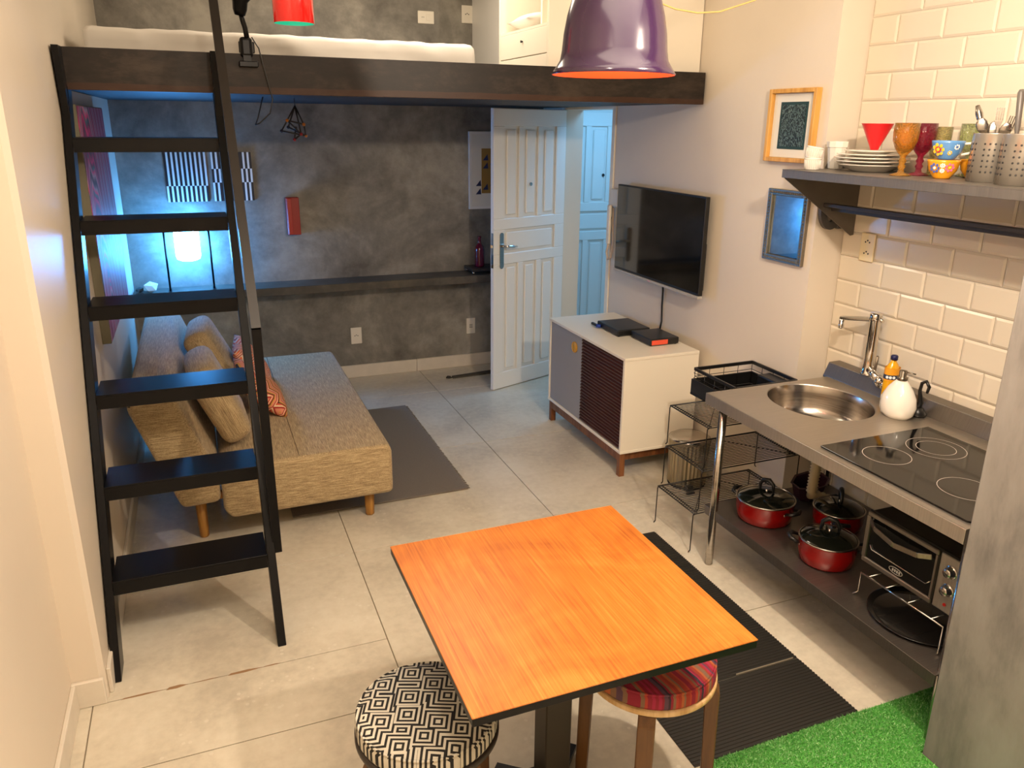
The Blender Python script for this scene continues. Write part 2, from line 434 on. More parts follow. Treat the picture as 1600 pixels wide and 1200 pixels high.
# open front door
hinge = Vector((2.70, 5.725)); free = Vector((2.03, 5.475))
d = free-hinge; ang = math.atan2(d.y, d.x); WD = 0.735
root, xs, pw = door_leaf('door_1', WD, 2.095)
root.matrix_world = Matrix.Translation((hinge.x-.01, hinge.y-.02, 0.005)) @ Matrix.Rotation(ang, 4, 'Z') @ Matrix.Scale(-1, 4, (0, 1, 0))
root.name = 'door_1'
# hardware (local coordinates, room side is +y of the mirrored leaf)
y0 = -0.017
b = B(); b.prism([(0.045*math.cos(a)*.55, 0.0) for a in ()] or [(WD-.075+.02*math.cos(t), (1.20 if math.sin(t) > 0 else 0.97)+.02*math.sin(t)) for t in [PI*k/8+1e-3 for k in range(9)]+[PI+PI*k/8+1e-3 for k in range(9)]], 'y', y0-.004, y0)
pl = obj('lock_plate', b, M_steel2, parent=root)
b = B().cyl((WD-.075, y0-.004, 1.12), (WD-.075, y0-.05, 1.12), 0.009); b.tube([(WD-.075, y0-.045, 1.12), (WD-.10, y0-.052, 1.12), (WD-.15, y0-.052, 1.118), (WD-.19, y0-.045, 1.112)], [0.009, .010, .009, .007], 10)
obj('door_handle', b, M_chrome, parent=pl)
obj('lock_strip', B().box(WD, WD+.002, -0.012, 0.012, 0.96, 1.22), M_chrome, parent=root)
obj('latch_bolt', B().prism([(WD+.002, -0.006), (WD+.002, .006), (WD+.014, .005)], 'z', 1.112, 1.13), M_chrome, parent=root)
b = B().cyl((WD/2, y0+.004, 1.56), (WD/2, y0-.002, 1.56), 0.013); obj('peephole', b, M_steel2, parent=root)
# frame round the opening
b = B(); fw = 0.045
b.box(XR-.012, XR, DY0-fw, DY0, 0, DZ+fw, 0.003); b.box(XR-.012, XR, DY1+.002, DY1+fw, 0, DZ+fw, 0.003); b.box(XR-.012, XR, DY0, DY1, DZ, DZ+fw, 0.003)
struct('trim_1', b, M_cream)
# neighbouring door at the end of the corridor
r2, xs2, pw2 = door_leaf('door_2', 0.80, 2.10)
r2.matrix_world = Matrix.Translation((2.99, 6.477, 0.002))
obj('peephole', B().cyl((0.45, -0.02, 1.56), (0.45, -0.012, 1.56), 0.013), M_dark, parent=r2)

# ---------------------------------------------------------------- loft
YB = 3.895
lf = thing('loft_platform', 'raw dark steel loft platform carrying the bed over the sofa', 'loft', (1.1, YB, 2.11))
b = B(); b.box(XL+.002, XR-.015, YB, YB+.008, 2.111, 2.278, 0.001)
b.box(XL+.002, XR-.015, YB+.008, YB+.07, 2.111, 2.118); b.box(XL+.002, XR-.015, YB+.008, YB+.07, 2.271, 2.278)
obj('front_beam', b, M_beam, parent=lf)
obj('underside_sheet', B().box(XL+.002, XR-.002, YB+.071, YF-.002, 2.118, 2.15), mat('loft_underside', '#232428', 0.6), parent=lf)
obj('deck', B().box(XL+.002, XR-.002, YB+.071, YF-.002, 2.151, 2.279), M_beam, parent=lf)
# mattress with wrinkled sheet
me_b = B(); MX0, MX1, MY0, MY1, MZ0, MZ1 = -0.40, 1.487, 4.33, 5.75, 2.281, 2.405
nx, ny = 90, 40
bm = me_b.bm
prof = [(0, 0), (0.0, 0.25), (0.0, .5), (0.0, 0.8), (0.012, 0.93), (0.04, 1.0)]
import mathutils
def wr(x, y, z):
    n = mathutils.noise.noise(Vector((x*9+z*14, y*7, z*6)))*0.010 + mathutils.noise.noise(Vector((x*3.1+z*11, y*3, z*9+4)))*0.014
    return n
ringsv = []
def perim(ins, k):
    pts = []
    x0, x1, y0_, y1_ = MX0+ins, MX1-ins, MY0+ins, MY1-ins
    for i in range(nx): pts.append((x0+(x1-x0)*i/nx, y0_, 0, -1))
    for i in range(ny): pts.append((x1, y0_+(y1_-y0_)*i/ny, 1, 0))
    for i in range(nx): pts.append((x1-(x1-x0)*i/nx, y1_, 0, 1))
    for i in range(ny): pts.append((x0, y1_-(y1_-y0_)*i/ny, -1, 0))
    return pts
for ins, t in prof:
    z = MZ0+(MZ1-MZ0)*t
    ring = []
    for (x, y, nxx, nyy) in perim(ins, 0):
        n = wr(x, y, z); zz = z+(mathutils.noise.noise(Vector((x*9, y*5, 2)))*0.011 if t > .9 else 0)
        ring.append(bm.verts.new((x+nxx*n, y+nyy*n, zz)))
    ringsv.append(ring)
L = len(ringsv[0])
for A, Q in zip(ringsv, ringsv[1:]):
    for k in range(L): bm.faces.new((A[k], A[(k+1) % L], Q[(k+1) % L], Q[k]))
bm.faces.new(ringsv[-1]); bm.faces.new(ringsv[0][::-1])
o = obj('mattress', me_b, M_sheet, smooth=True); tag(o, 'white sheeted mattress lying on the loft platform', 'mattress')
# wardrobe on the loft
WX, WY = 1.767, 3.975
wd = thing('wardrobe', 'cream open wardrobe with drawers standing on the loft platform', 'wardrobe', (2.2, 4.3, 2.28))
b = B(); z0 = 2.281; zt = 3.1
b.box(WX, WX+.10, WY, WY+.02, z0, zt)                     # stile of end panel
b.box(2.35, 2.695, WY, WY+.02, z0, zt)                    # plain end panel
b.box(WX+.10, 2.35, WY, WY+.02, z0, 2.33)
b.box(WX+.10, 2.35, WY+.32, WY+.34, 2.33, zt)              # back of niche
b.box(WX, 2.695, 4.68, 4.70, z0, zt); b.box(2.675, 2.695, WY+.02, 4.68, z0, zt)
b.box(WX, 2.695, WY, 4.70, zt, zt+.02)
obj('carcass', b, M_cream, parent=wd)
obj('shelf', B().box(WX+.10, 2.35, WY+.01, WY+.32, 2.452, 2.468), M_cream, parent=wd)
dr = obj('drawer', B().box(WX, WX+.018, WY+.022, 4.678, 2.352, 2.482, 0.002), M_cream, parent=wd)
obj('knob', B().lathe((0, 0, 0), [(0, -.012), (0.007, -.012), (.004, 0), (0.004, .003)], 12, rotm((WX, 4.33, 2.43), ry=PI/2)), M_dark, parent=dr)
obj('drawer', B().box(WX, WX+.018, WY+.022, 4.678, 2.283, 2.348, 0.002), M_cream, parent=wd)
obj('shelf', B().box(WX+.002, 2.67, WY+.022, 4.678, 2.484, 2.497), M_cream, parent=wd)
pb = B().pillow(0.60, 0.32, 0.11, rotm((2.10, 4.505, 2.556)), pinch=.05)
o = obj('folded_bedding', pb, M_sheet, smooth=True); tag(o, 'folded white bedding lying in the open wardrobe compartment', 'bedding')
o = obj('tall_panel', B().box(2.09, 2.698, 4.72, YF-.004, 2.281, 3.2, 0.003), M_white); tag(o, 'white tall closet block behind the wardrobe on the loft', 'closet')

# ---------------------------------------------------------------- ladder
ld = thing('ladder', 'black steel loft ladder leaning on the beam beside the left wall', 'ladder', (-0.155, 2.78, 0))
K = 0.52
def lp(x, z, back=0.0): return (x, 2.79+K*z+back, z)
def stringer(x0, x1, ztop):
    # flat bar, 9 cm deep, cut level at the floor
    dY = 0.115
    poly = [(2.79, 0.0), (2.79+dY, 0.0), (2.79+dY+K*ztop, ztop), (2.79+K*ztop, ztop)]
    return B().prism(poly, 'x', x0, x1, 0.002, 1)
obj('stringer', stringer(-0.474, -0.444, 2.278-.14), M_blk, parent=ld)
obj('stringer', stringer(0.118, 0.150, 2.278-.14), M_blk, parent=ld)
for x0, x1 in ((-0.474, -0.444), (0.118, 0.150)):
    obj('top_bracket', B().prism([(3.84, 2.0), (YB-.002, 2.05), (YB-.002, 2.277), (3.80, 2.277)], 'x', x0+.002, x1-.002), M_blk, parent=ld)
for i in range(6):
    zb = 0.275+0.318*i
    yf = 2.79+K*(zb+.03)-0.004
    b = B(); b.box(-0.4435, 0.1175, yf, yf+.20, zb+.052, zb+.058, 0.001); b.box(-0.4435, 0.1175, yf, yf+.006, zb, zb+.052)
    b.box(-0.4435, 0.1175, yf+.194, yf+.20, zb+.02, zb+.052)
    obj('tread', b, M_blk, parent=ld)
hr = B(); hx = 0.160
hr.bar((hx, 2.99, 0.315), (hx, 3.035, 1.245), 0.026, 0.035, up=(1, 0, 0))
o = obj('handrail', hr, M_blk, parent=ld)
M_hand = mat('warm_lit_black_handrail', '#1c1612', 0.32, spec=.4)  # brown tint paints the warm light reflected on the upper rail
obj('handrail', B().bar((hx, 3.03, 1.247), (hx-.012, 3.80, 2.62), 0.026, 0.035, up=(1, 0, 0)), M_hand, parent=ld)
# ---------------------------------------------------------------- far wall things
fs = thing('wall_ledge', 'long dark concrete ledge running along the grey far wall', 'ledge', (0.9, 6.0, 0.77))
M_ledge = m_concrete('dark_concrete_ledge', '#3c3933', '#4b4740', '#5f594e', 3.0, 0.4)
obj('ledge_slab', B().box(XL+.002, XR-.002, 5.90, YF-.001, 0.768, 0.83, 0.003), M_ledge, parent=fs)
LZ = 0.8305
lm = thing('table_lamp', 'cool white lantern lamp in a black frame on the ledge', 'lamp', (-0.09, 6.0, LZ))
b = B()
for x in (-0.235, 0.058): b.tube([(x, 6.0, LZ), (x, 6.0, 1.30)], 0.007, 8)
b.tube([(-0.235, 6.0, 1.30), (0.058, 6.0, 1.30)], 0.007, 8)
b.box(-0.245, -0.225, 5.93, 6.07, LZ, LZ+.006); b.box(0.048, 0.068, 5.93, 6.07, LZ, LZ+.006)
obj('frame', b, M_blk, parent=lm)
obj('lamp_shade', B().lathe((-0.09, 6.0, 0), [(0, 1.045), (0.05, 1.046), (0.077, 1.058), (0.083, 1.08), (0.083, 1.25), (0.03, 1.26), (0, 1.26)], 24), mat('lit_lamp_shade', '#e8ffff', 0.4, emit='#4aa4ff', es=62.0), parent=lm)
obj('cord', B().tube([(-0.09, 6.0, 1.26), (-0.09, 6.0, 1.30)], 0.004), M_blk, parent=lm)
# faceted white rock, dark pebble
def rock(c, r, sq, seed, name, m, label):
    rnd = random.Random(seed); b = B(); bmesh.ops.create_icosphere(b.bm, subdivisions=1, radius=1)
    for v in b.bm.verts: v.co *= rnd.uniform(.8, 1.12); v.co = Vector((v.co.x*r, v.co.y*r, v.co.z*r*sq))
    mn = min(v.co.z for v in b.bm.verts)
    for v in b.bm.verts: v.co += Vector(c)+Vector((0, 0, -mn))
    tag(obj(name, b, m), label, 'ornament')
rock((-0.362, 6.0, LZ), 0.052, .85, 3, 'white_rock', M_porc, 'white faceted stone on the ledge left of the lamp')
rock((-0.432, 6.03, LZ), 0.03, .7, 5, 'dark_pebble', mat('dark_stone', '#3b3a38', .6), 'small dark pebble on the ledge beside the white stone')
# bottle and tray
tr = thing('footed_tray', 'dark footed tray with pale rim on the ledge behind the door', 'tray', (2.15, 6.0, LZ))
obj('tray_top', B().box(2.00, 2.32, 5.92, 6.12, LZ+.022, LZ+.05, 0.004), mat('tray_dark', '#2b2522', .4), parent=tr)
for x in (2.02, 2.30):
    for y in (5.94, 6.10): obj('foot', B().cyl((x, y, LZ), (x, y, LZ+.022), 0.008, r2=.012), M_chrome, parent=tr)
bz = LZ+.0505
o = obj('bottle', B().lathe((2.095, 6.01, bz), [(0, 0), (.037, 0), (.04, .01), (.04, .14), (.034, .165), (.016, .185), (.013, .2), (.013, .232), (.016, .235), (.016, .245), (0, .245)], 20), mat('dark_red_glass', '#5e0c26', 0.1, coat=.5)); tag(o, 'dark red glass bottle standing on the footed tray', 'bottle')
# outlets and switches
def plate(name, cx, cz, wd, ht, y, label, cat, group=None, kind='outlet', slots='v'):
    r = thing(name, label, cat, (cx, y, cz), group)
    obj('cover_plate', B().box(cx-wd/2, cx+wd/2, y-.008, y, cz-ht/2, cz+ht/2, 0.004, 2), M_plastic_w, parent=r)
    b = B()
    if kind == 'outlet':
        for dx, dz in ((-.012, 0), (.012, 0), (0, .006)):
            b.cyl((cx+dx, y-.0078, cz+dz), (cx+dx, y-.0092, cz+dz), 0.004, 8)
        obj('socket_hole', b, M_dark, parent=r)
    elif kind == 'switch':
        obj('rocker', B().box(cx+.0, cx+.032, y-.012, y-.0078, cz-.022, cz+.022, 0.002), M_plastic_w, parent=r)
        for dx in (-.03, -.018): b.cyl((cx+dx, y-.0078, cz), (cx+dx, y-.0092, cz), 0.003, 8)
        obj('socket_hole', b, M_dark, parent=r)
    elif kind == 'bars':
        for dz in (.012, 0, -.012): b.box(cx-.014, cx+.014, y-.0092, y-.0078, cz+dz-.002, cz+dz+.002)
        obj('socket_slot', b, M_dark, parent=r)
    return r
WY_ = YF
plate('wall_outlet', 1.087, 0.35, .088, .135, WY_, 'white socket plate on the grey wall, middle one beyond the sofa end', 'outlet')
plate('wall_outlet', 2.062, 0.35, .078, .135, WY_, 'ivory slotted plate on the grey wall nearest the door', 'outlet', kind='bars')
po = plate('wall_outlet', 0.206, 0.345, .075, .12, WY_, 'white socket plate behind the sofa with a black plug in it', 'outlet')
b = B().cyl((0.225, WY_-.009, .325), (0.225, WY_-.04, .325), 0.016, 12, r2=.012); b.tube([(0.225, WY_-.04, .325), (0.228, WY_-.055, .29), (0.23, WY_-.05, .2), (.23, WY_-.03, .04)], 0.004)
tag(obj('power_plug', b, M_plastic_b), 'black plug with lead in the socket behind the sofa', 'plug')
plate('light_switch', 1.728, 2.742, .125, .088, WY_, 'white switch plate on the grey wall above the mattress', 'switch', kind='switch')
plate('wall_outlet', 2.05, 2.78, .085, .125, WY_, 'white two-hole socket plate on the upper wall beside the closet block', 'outlet')
# striped prints (flat prints mounted on board)
def stripe_print(cx, label, seed, stag):
    wdp, z0, z1 = 0.275, 1.44, 1.78
    r = thing('striped_print', label, 'print', (cx, YF, z0))
    obj('board', B().box(cx-wdp/2, cx+wdp/2, YF-.012, YF-.001, z0, z1), mat('print_black', '#15161a', .5), parent=r)
    rnd = random.Random(seed); b = B()
    rows = [(z0, z0+.11), (z0+.11, z1)] if stag == 0 else [(z0, z0+.13), (z0+.13, z0+.225), (z0+.225, z1)]
    n = 9; pitch = wdp/n
    for ri, (a, c) in enumerate(rows):
        off = (ri % 2)*pitch*.5
        for i in range(n):
            if stag and i in ((2, 4, 6) if ri % 2 == 0 else (3, 5)): continue
            x0 = cx-wdp/2+i*pitch+off+.001; x1 = min(x0+pitch*.45, cx+wdp/2)
            if x1 > x0: b.box(x0, x1, YF-.0135, YF-.0118, a, c)
    obj('white_stripes', b, mat('print_white', '#e9e9e4', .5), parent=r)
stripe_print(-0.045, 'black and white striped print on the grey wall, left one of the pair', 1, 0)
stripe_print(0.262, 'black and white print with staggered stripes, right one of the pair', 2, 1)
r = thing('wall_box', 'narrow red box hanging on the grey wall above the ledge', 'wall box', (0.66, 6.1, 1.18))
b = B(); b.box(0.612, 0.706, 6.08, YF-.001, 1.185, 1.458, 0.003)
obj('box_body', b, mat('red_painted_box', '#a01c14', .4), parent=r)
obj('lid_ridge', B().box(0.618, 0.650, 6.074, 6.0795, 1.19, 1.452, 0.002), mat('red_painted_lid', '#b3241a', .35), parent=r)
# triangle picture behind the door
r = thing('framed_picture', 'white framed picture with dark blue triangles on mustard, behind the door', 'picture', (2.3, YF, 1.33))
X0, X1, Z0p, Z1p = 2.052, 2.50, 1.33, 1.935
obj('picture_frame', B().box(X0, X1, YF-.025, YF-.001, Z0p, Z1p, .002), M_white, parent=r)
obj('mount', B().box(X0+.02, X1-.02, YF-.027, YF-.0255, Z0p+.02, Z1p-.02), mat('picture_mount', '#e2ded2', .6), parent=r)
obj('mustard_panel', B().box(2.155, 2.397, YF-.0285, YF-.0272, 1.455, 1.805), mat('mustard_print', '#9a7430', .7), parent=r)
def tri(x, z, s=.03):
    b = B(); b.prism([(x-s, z-s*.75), (x+s*.55, z-s*.75), (x+s*.0+.01, z+s*.85)], 'y', YF-.030, YF-.0287); obj('triangle', b, mat('navy_print', '#1b2350', .6), parent=r)
for x, z in [(2.195, 1.735), (2.195, 1.672), (2.255, 1.703), (2.315, 1.735), (2.135, 1.535), (2.135, 1.47), (2.195, 1.505), (2.255, 1.535), (2.315, 1.505), (2.375, 1.703)]: tri(x, z)
# long painted canvas on the left wall
def m_canvas():
    x = N('pink_abstract_painting'); co = x.coord((1, 1, .42), loc=(0, .3, 0))
    v = x.n('ShaderNodeTexWave', wave_type='RINGS', rings_direction='SPHERICAL'); v.inputs['Scale'].default_value = 2.6; v.inputs['Distortion'].default_value = 6; v.inputs['Detail'].default_value = 1; v.inputs['Detail Scale'].default_value = 1.2
    x.l(co, v.inputs['Vector'])
    x.l(x.ramp(v.outputs['Fac'], [(0.0, lin('#58303c')), (0.25, lin('#e0206a')), (.42, lin('#7a3048')), (.58, lin('#3f7a70')), (.72, lin('#f03070')), (.88, lin('#c09aa0')), (1, lin('#4a2c36'))]), x.b.inputs['Base Color'])
    x.b.inputs['Roughness'].default_value = .5; return x.m
r = thing('painting', 'tall magenta and teal abstract canvas on the left wall above the sofa', 'painting', (XL, 4.6, 1.0))
obj('canvas_box', B().box(XL+.001, XL+.0395, 4.02, 5.20, .985, 2.055), mat('canvas_edge_khaki', '#716c58', .7), parent=r)
obj('painted_front', B().box(XL+.0396, XL+.0415, 4.035, 5.19, .99, 2.05), m_canvas(), parent=r)
# hanging mobile under the loft
r = thing('hanging_mobile', 'small beaded stick mobile hanging under the loft beam', 'mobile', (0.53, 4.6, 1.88))
b = B(); P_ = [Vector(p) for p in [(0.549, 4.6, 2.075), (.50, 4.57, 2.0), (.51, 4.63, 1.965), (.57, 4.58, 1.93), (.60, 4.62, 1.92), (.47, 4.6, 1.945), (.535, 4.6, 1.90), (.585, 4.56, 1.98), (.55, 4.64, 1.96)]]
for a, c in [(0, 1), (0, 2), (0, 3), (0, 7), (1, 3), (2, 4), (5, 4), (5, 1), (7, 4), (8, 6), (6, 3), (1, 7)]: b.tube([P_[a], P_[c]], .0045, 6)
obj('stick_frame', b, mat('dark_stick', '#2a2622', .6), parent=r)
for i, p in enumerate(P_[1:]):
    q = B(); bmesh.ops.create_icosphere(q.bm, subdivisions=2, radius=.0095, matrix=Matrix.Translation(p))
    obj('bead', q, mat(('amber_beads', 'dark_beads', 'red_beads')[i % 3], ('#b06a1e', '#1b1c30', '#8a1f24')[i % 3], .3), parent=r, smooth=True)
obj('cord', B().tube([(0.549, 4.6, 2.075), (.549, 4.6, 2.118)], .002, 6), M_dark, parent=r)
# clip lamp on the beam
cl = thing('clip_lamp', 'black clip-on spotlight clamped to the top of the loft beam', 'lamp', (0.30, 3.88, 2.24))
yq = YB-.02
b = B(); b.box(0.247, 0.300, yq-.014, yq+.018, 2.262, 2.345, .014, 3)
b.box(0.238, 0.318, yq-.016, yq+.0145, 2.222, 2.246, .003); b.box(0.245, 0.312, yq+.035, yq+.05, 2.282, 2.33, .003); b.box(0.258, 0.290, yq-.012, yq+.014, 2.245, 2.27)
obj('clamp', b, M_blk, parent=cl)
obj('arm', B().tube([(0.280, yq, 2.34), (0.276, yq, 2.38), (.268, yq-.005, 2.41), (.262, yq-.01, 2.44)], .011, 10), M_blk, parent=cl)
mm = rotm((.258, yq-.012, 2.428), rx=.25, ry=.10) @ Matrix.Scale(1.25, 4)
s_ = obj('lamp_head', B().lathe((0, 0, 0), [(0, 0), (.018, .002), (.024, .02), (.026, .045), (.05, .075), (.062, .12), (.058, .12), (.045, .075), (0, .05)], 24, mm), M_blk, parent=cl)
obj('cable', B().tube([(0.30, yq, 2.345), (.325, yq-.01, 2.30), (.335, yq-.02, 2.24), (.352, yq-.02, 2.16), (.366, yq-.02, 2.09), (.35, yq-.02, 2.03), (.30, yq-.01, 1.985), (.285, yq, 1.98), (.30, yq+.03, 2.01), (.33, yq+.05, 2.10)], .003, 6), M_plastic_b, parent=cl)

# ---------------------------------------------------------------- pendants
pr = thing('pendant_lamp', 'red cylinder pendant with turquoise inside above the ladder', 'lamp', (.401, 3.2, 2.335))
obj('lamp_shade', B().lathe((.401, 3.2, 0), [(.071, 2.338), (.0725, 2.34), (.0725, 2.52), (.06, 2.55), (0, 2.555)], 40), M_redl, parent=pr)
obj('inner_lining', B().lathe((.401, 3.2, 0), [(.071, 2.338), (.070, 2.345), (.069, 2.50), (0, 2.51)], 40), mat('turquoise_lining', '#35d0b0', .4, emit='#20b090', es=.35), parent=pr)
obj('cord', B().tube([(.401, 3.2, 2.555), (.401, 3.2, CEIL)], .003), M_plastic_b, parent=pr)
pc = Vector((1.19, 2.2, 0))
pp = thing('pendant_lamp', 'large purple bell pendant with orange inside over the table', 'lamp', (1.19, 2.2, 2.13))
prof = [(.181, 2.139), (.184, 2.141), (.172, 2.158), (.160, 2.178), (.155, 2.205), (.151, 2.25), (.142, 2.30), (.125, 2.36), (.098, 2.42), (.06, 2.465), (.02, 2.48), (0, 2.48)]
obj('lamp_shade', B().lathe((1.19, 2.2, 0), prof, 64), M_purple, parent=pp)
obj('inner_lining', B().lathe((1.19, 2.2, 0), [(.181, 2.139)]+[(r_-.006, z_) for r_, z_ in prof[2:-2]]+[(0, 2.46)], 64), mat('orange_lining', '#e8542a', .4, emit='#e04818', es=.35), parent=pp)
bq = B(); bmesh.ops.create_uvsphere(bq.bm, u_segments=20, v_segments=14, radius=.03, matrix=Matrix.Translation((1.19, 2.2, 2.30)))
obj('bulb', bq, mat('lit_bulb', '#fff0d8', .4, emit='#ffd9a0', es=4), parent=pp, smooth=True)
obj('cord', B().tube([(1.19, 2.2, 2.48), (1.19, 2.2, CEIL)], .004), M_plastic_b, parent=pp)
point('pendant_bulb_light', (1.19, 2.2, 2.24), 2.5, WARM, .03)
o = obj('sagging_wire', B().tube([(1.2, 2.5, 2.56), (1.40, 2.5, 2.43), (1.49, 2.5, 2.398), (1.58, 2.5, 2.376), (1.67, 2.5, 2.369), (1.76, 2.5, 2.378), (1.906, 2.5, 2.424), (2.1, 2.5, 2.52), (2.4, 2.5, 2.8), (2.5, 2.5, CEIL)], .003, 8), mat('clear_cord', '#b79c5f', .3)); tag(o, 'thin translucent cord sagging from the ceiling right of the purple pendant', 'wire')

# ---------------------------------------------------------------- sofa bed
SY0, SY1 = 3.66, 5.50
sf = thing('sofa_bed', 'beige linen click-clack sofa bed with wooden legs under the loft', 'sofa', (.2, 4.6, 0))
b = B()
b.prism([(-.03, .20), (.005, .155), (.79, .157), (.80, .18), (.80, .40), (.785, .43), (.02, .43), (-.03, .38)], 'y', SY0, SY1, .022, 3)
obj('seat_cushion', b, M_sofa, parent=sf, smooth=True)
b = B().prism([(-.212, .242), (-.037, .249), (-.035, .40), (-.185, .80), (-.24, .83), (-.375, .80), (-.39, .768)], 'y', SY0, SY1, .03, 3)
obj('backrest', b, M_sofa, parent=sf, smooth=True)
M_seam = mat('sofa_seam', '#6b5a44', .9)
obj('seam', B().tube([(.34, SY0+.02, .4308), (.34, SY1-.02, .4308)], .002, 6), M_seam, parent=sf)
for x, y in ((-.135, 3.83), (.69, 3.77), (-.135, 5.30), (.69, 5.40)):
    zt_ = .24 if x < 0 else .165
    obj('leg', B().lathe((x, y, 0), [(0, 0), (.018, 0), (.023, .006), (.027, zt_), (0, zt_)], 20), M_beech, parent=sf)
obj('hinge_bar', B().box(-.13, .02, 3.81, 3.84, .20, .235), M_beech, parent=sf)
def cushion(name, w_, h_, t_, loc, m, label, rx=0, ry=0, rz=0, group=None, pinch=.05):
    o = obj(name, B().pillow(w_, h_, t_, Matrix.Identity(4), pinch=pinch), m, smooth=True, org=(0, 0, 0))
    o.matrix_world = rotm(loc, rx, ry, rz); tag(o, label, 'cushion', group); return o
def box_cushion(loc, label, dims=(.42, .50, .15), **k):
    b = B().box(-dims[0]/2, dims[0]/2, -dims[1]/2, dims[1]/2, -dims[2]/2, dims[2]/2, .055, 4)
    o = obj('sofa_cushion', b, M_sofa, smooth=True, org=(0, 0, 0)); o.matrix_world = rotm(loc, **k); tag(o, label, 'cushion')
box_cushion((-.005, 4.10, .66), 'beige linen cushion leaning on the sofa back, nearest the ladder', ry=1.16, rz=.04)
box_cushion((.0, 4.82, .66), 'beige linen cushion leaning on the sofa back, farther one', ry=1.12, rz=-.05)
def m_chevron(name, cols, sc_=22, amp=.03, rot=0):
    x = N(name); co = x.coord(rot=(0, 0, rot)); sp = x.n('ShaderNodeSeparateXYZ'); x.l(co, sp.inputs[0])
    z = x.math('PINGPONG', sp.outputs[0], .045); s = x.math('MULTIPLY', x.math('ADD', sp.outputs[1], x.math('MULTIPLY', z, 1.3)), sc_)
    fr = x.math('FRACT', s)
    st = [(i/len(cols), lin(c)) for i, c in enumerate(cols)]
    x.l(x.ramp(fr, st, 'CONSTANT'), x.b.inputs['Base Color']); x.b.inputs['Roughness'].default_value = .9; return x.m
M_chev = m_chevron('chevron_fabric', ['#d98a6a', '#a8322a', '#e8c9a0', '#c8553a', '#2a2420', '#cf9a3a', '#d98a6a'], 16, rot=.6)
M_chev2 = m_chevron('pale_chevron_fabric', ['#dcb49a', '#b8584a', '#d8a890', '#e0602c', '#d8c0a8', '#a03a34'], 18, rot=-.5)
cushion('zigzag_cushion', .34, .34, .12, (.225, 4.37, .575), M_chev, 'red and black zigzag cushion on the sofa seat, nearer one', rx=.30, ry=.80, rz=.3)
cushion('zigzag_cushion', .34, .34, .12, (.215, 4.88, .57), M_chev2, 'salmon and orange zigzag cushion against the sofa back, farther one', rx=.2, ry=1.0, rz=.1)
o = obj('rug', B().box(.30, 1.275, 3.86, 5.33, .001, .010, .003), M_rug); tag(o, 'grey-brown woven rug lying beside the sofa bed', 'rug')
fr_ = B(); rnd = random.Random(4)
for i in range(160):
    y = 3.87+i*.0091; fr_.bar((1.274, y, .005), (1.285+rnd.random()*.006, y+rnd.uniform(-.003, .003), .003), .002, .002)
f_ = obj('fringe', fr_, M_rug, parent=o, kind='stuff')
# dark strip on the floor by the door
r = thing('draught_strip', 'dark fabric strip with frayed end on the floor behind the door', 'strip', (2.0, 5.85, 0.001))
obj('strip_body', B().prism([(1.80, 5.83), (2.25, 5.86), (2.25, 5.93), (1.805, 5.875)], 'z', .001, .014, .002), mat('dark_strip', '#4a463c', .8), parent=r)
obj('frayed_end', B().tube([(1.80, 5.85, .008), (1.77, 5.83, .012), (1.75, 5.85, .01), (1.765, 5.87, .014), (1.79, 5.86, .012)], .005, 6), M_dark, parent=r)
# ---------------------------------------------------------------- right wall things
r = thing('television', 'flat black television hanging on the wall above the media cabinet', 'television', (2.62, 4.2, 1.07))
TY0, TY1, TZ0, TZ1 = 3.703, 4.708, 1.062, 1.622
b = B(); b.box(2.622, 2.650, TY0, TY1, TZ0, TZ1, .003); b.box(2.650, 2.672, TY0+.02, TY0+.5, TZ0+.02, TZ0+.3, .008); b.box(2.650, 2.672, TY1-.5, TY1-.02, TZ0+.02, TZ0+.3, .008); b.box(2.650, 2.698, 4.05, 4.35, 1.2, 1.45)
obj('tv_body', b, M_plastic_b, parent=r)
obj('screen', B().box(2.6195, 2.6218, TY0+.008, TY1-.008, TZ0+.016, TZ1-.008), M_glassk, parent=r)
obj('bottom_trim', B().box(2.616, 2.650, TY0, TY1, TZ0-.016, TZ0-.0005, .002), mat('silver_trim', '#b0aca6', .35, .0), parent=r)
obj('brand_badge', B().box(2.6145, 2.6158, 4.22, 4.255, TZ0-.012, TZ0-.003), mat('badge_pink', '#c9a0a0', .4), parent=r)
o = obj('tv_cable', B().tube([(2.675, 4.17, 1.07), (2.685, 4.176, 1.0), (2.69, 4.182, .9), (2.69, 4.175, .80), (2.672, 4.16, .752)], .006, 8), M_plastic_b); tag(o, 'black cable hanging from the television down to the boxes', 'cable')
r = thing('intercom', 'ivory wall intercom handset between the door frame and the television', 'intercom', (2.69, 4.86, 1.1))
b = B(); b.box(2.665, XR-.001, 4.79, 4.90, 1.46, 1.58, .008, 2)
obj('base_box', b, M_plastic_w, parent=r)
obj('handset', B().box(2.64, 2.662, 4.845, 4.885, 1.20, 1.47, .009, 2), M_plastic_w, parent=r)
obj('cord', B().tube([(2.655, 4.865, 1.20), (2.655, 4.89, 1.14), (2.66, 4.875, 1.09), (2.665, 4.84, 1.11), (2.67, 4.83, 1.2), (2.672, 4.845, 1.33), (2.672, 4.85, 1.45)], .008, 8), mat('beige_cord', '#cdbba8', .5), parent=r)
o = obj('key_bunch', B().tube([(2.685+.012*math.sin(t), 4.915+.012*math.cos(t), 1.36+.022*math.sin(t)) for t in [2*PI*k/14 for k in range(14)]], .0035, 6, closed=True).box(2.68, 2.69, 4.905, 4.925, 1.395, 1.44, .003), M_steel2); tag(o, 'dark key bunch hanging between the intercom and the door frame', 'keys')
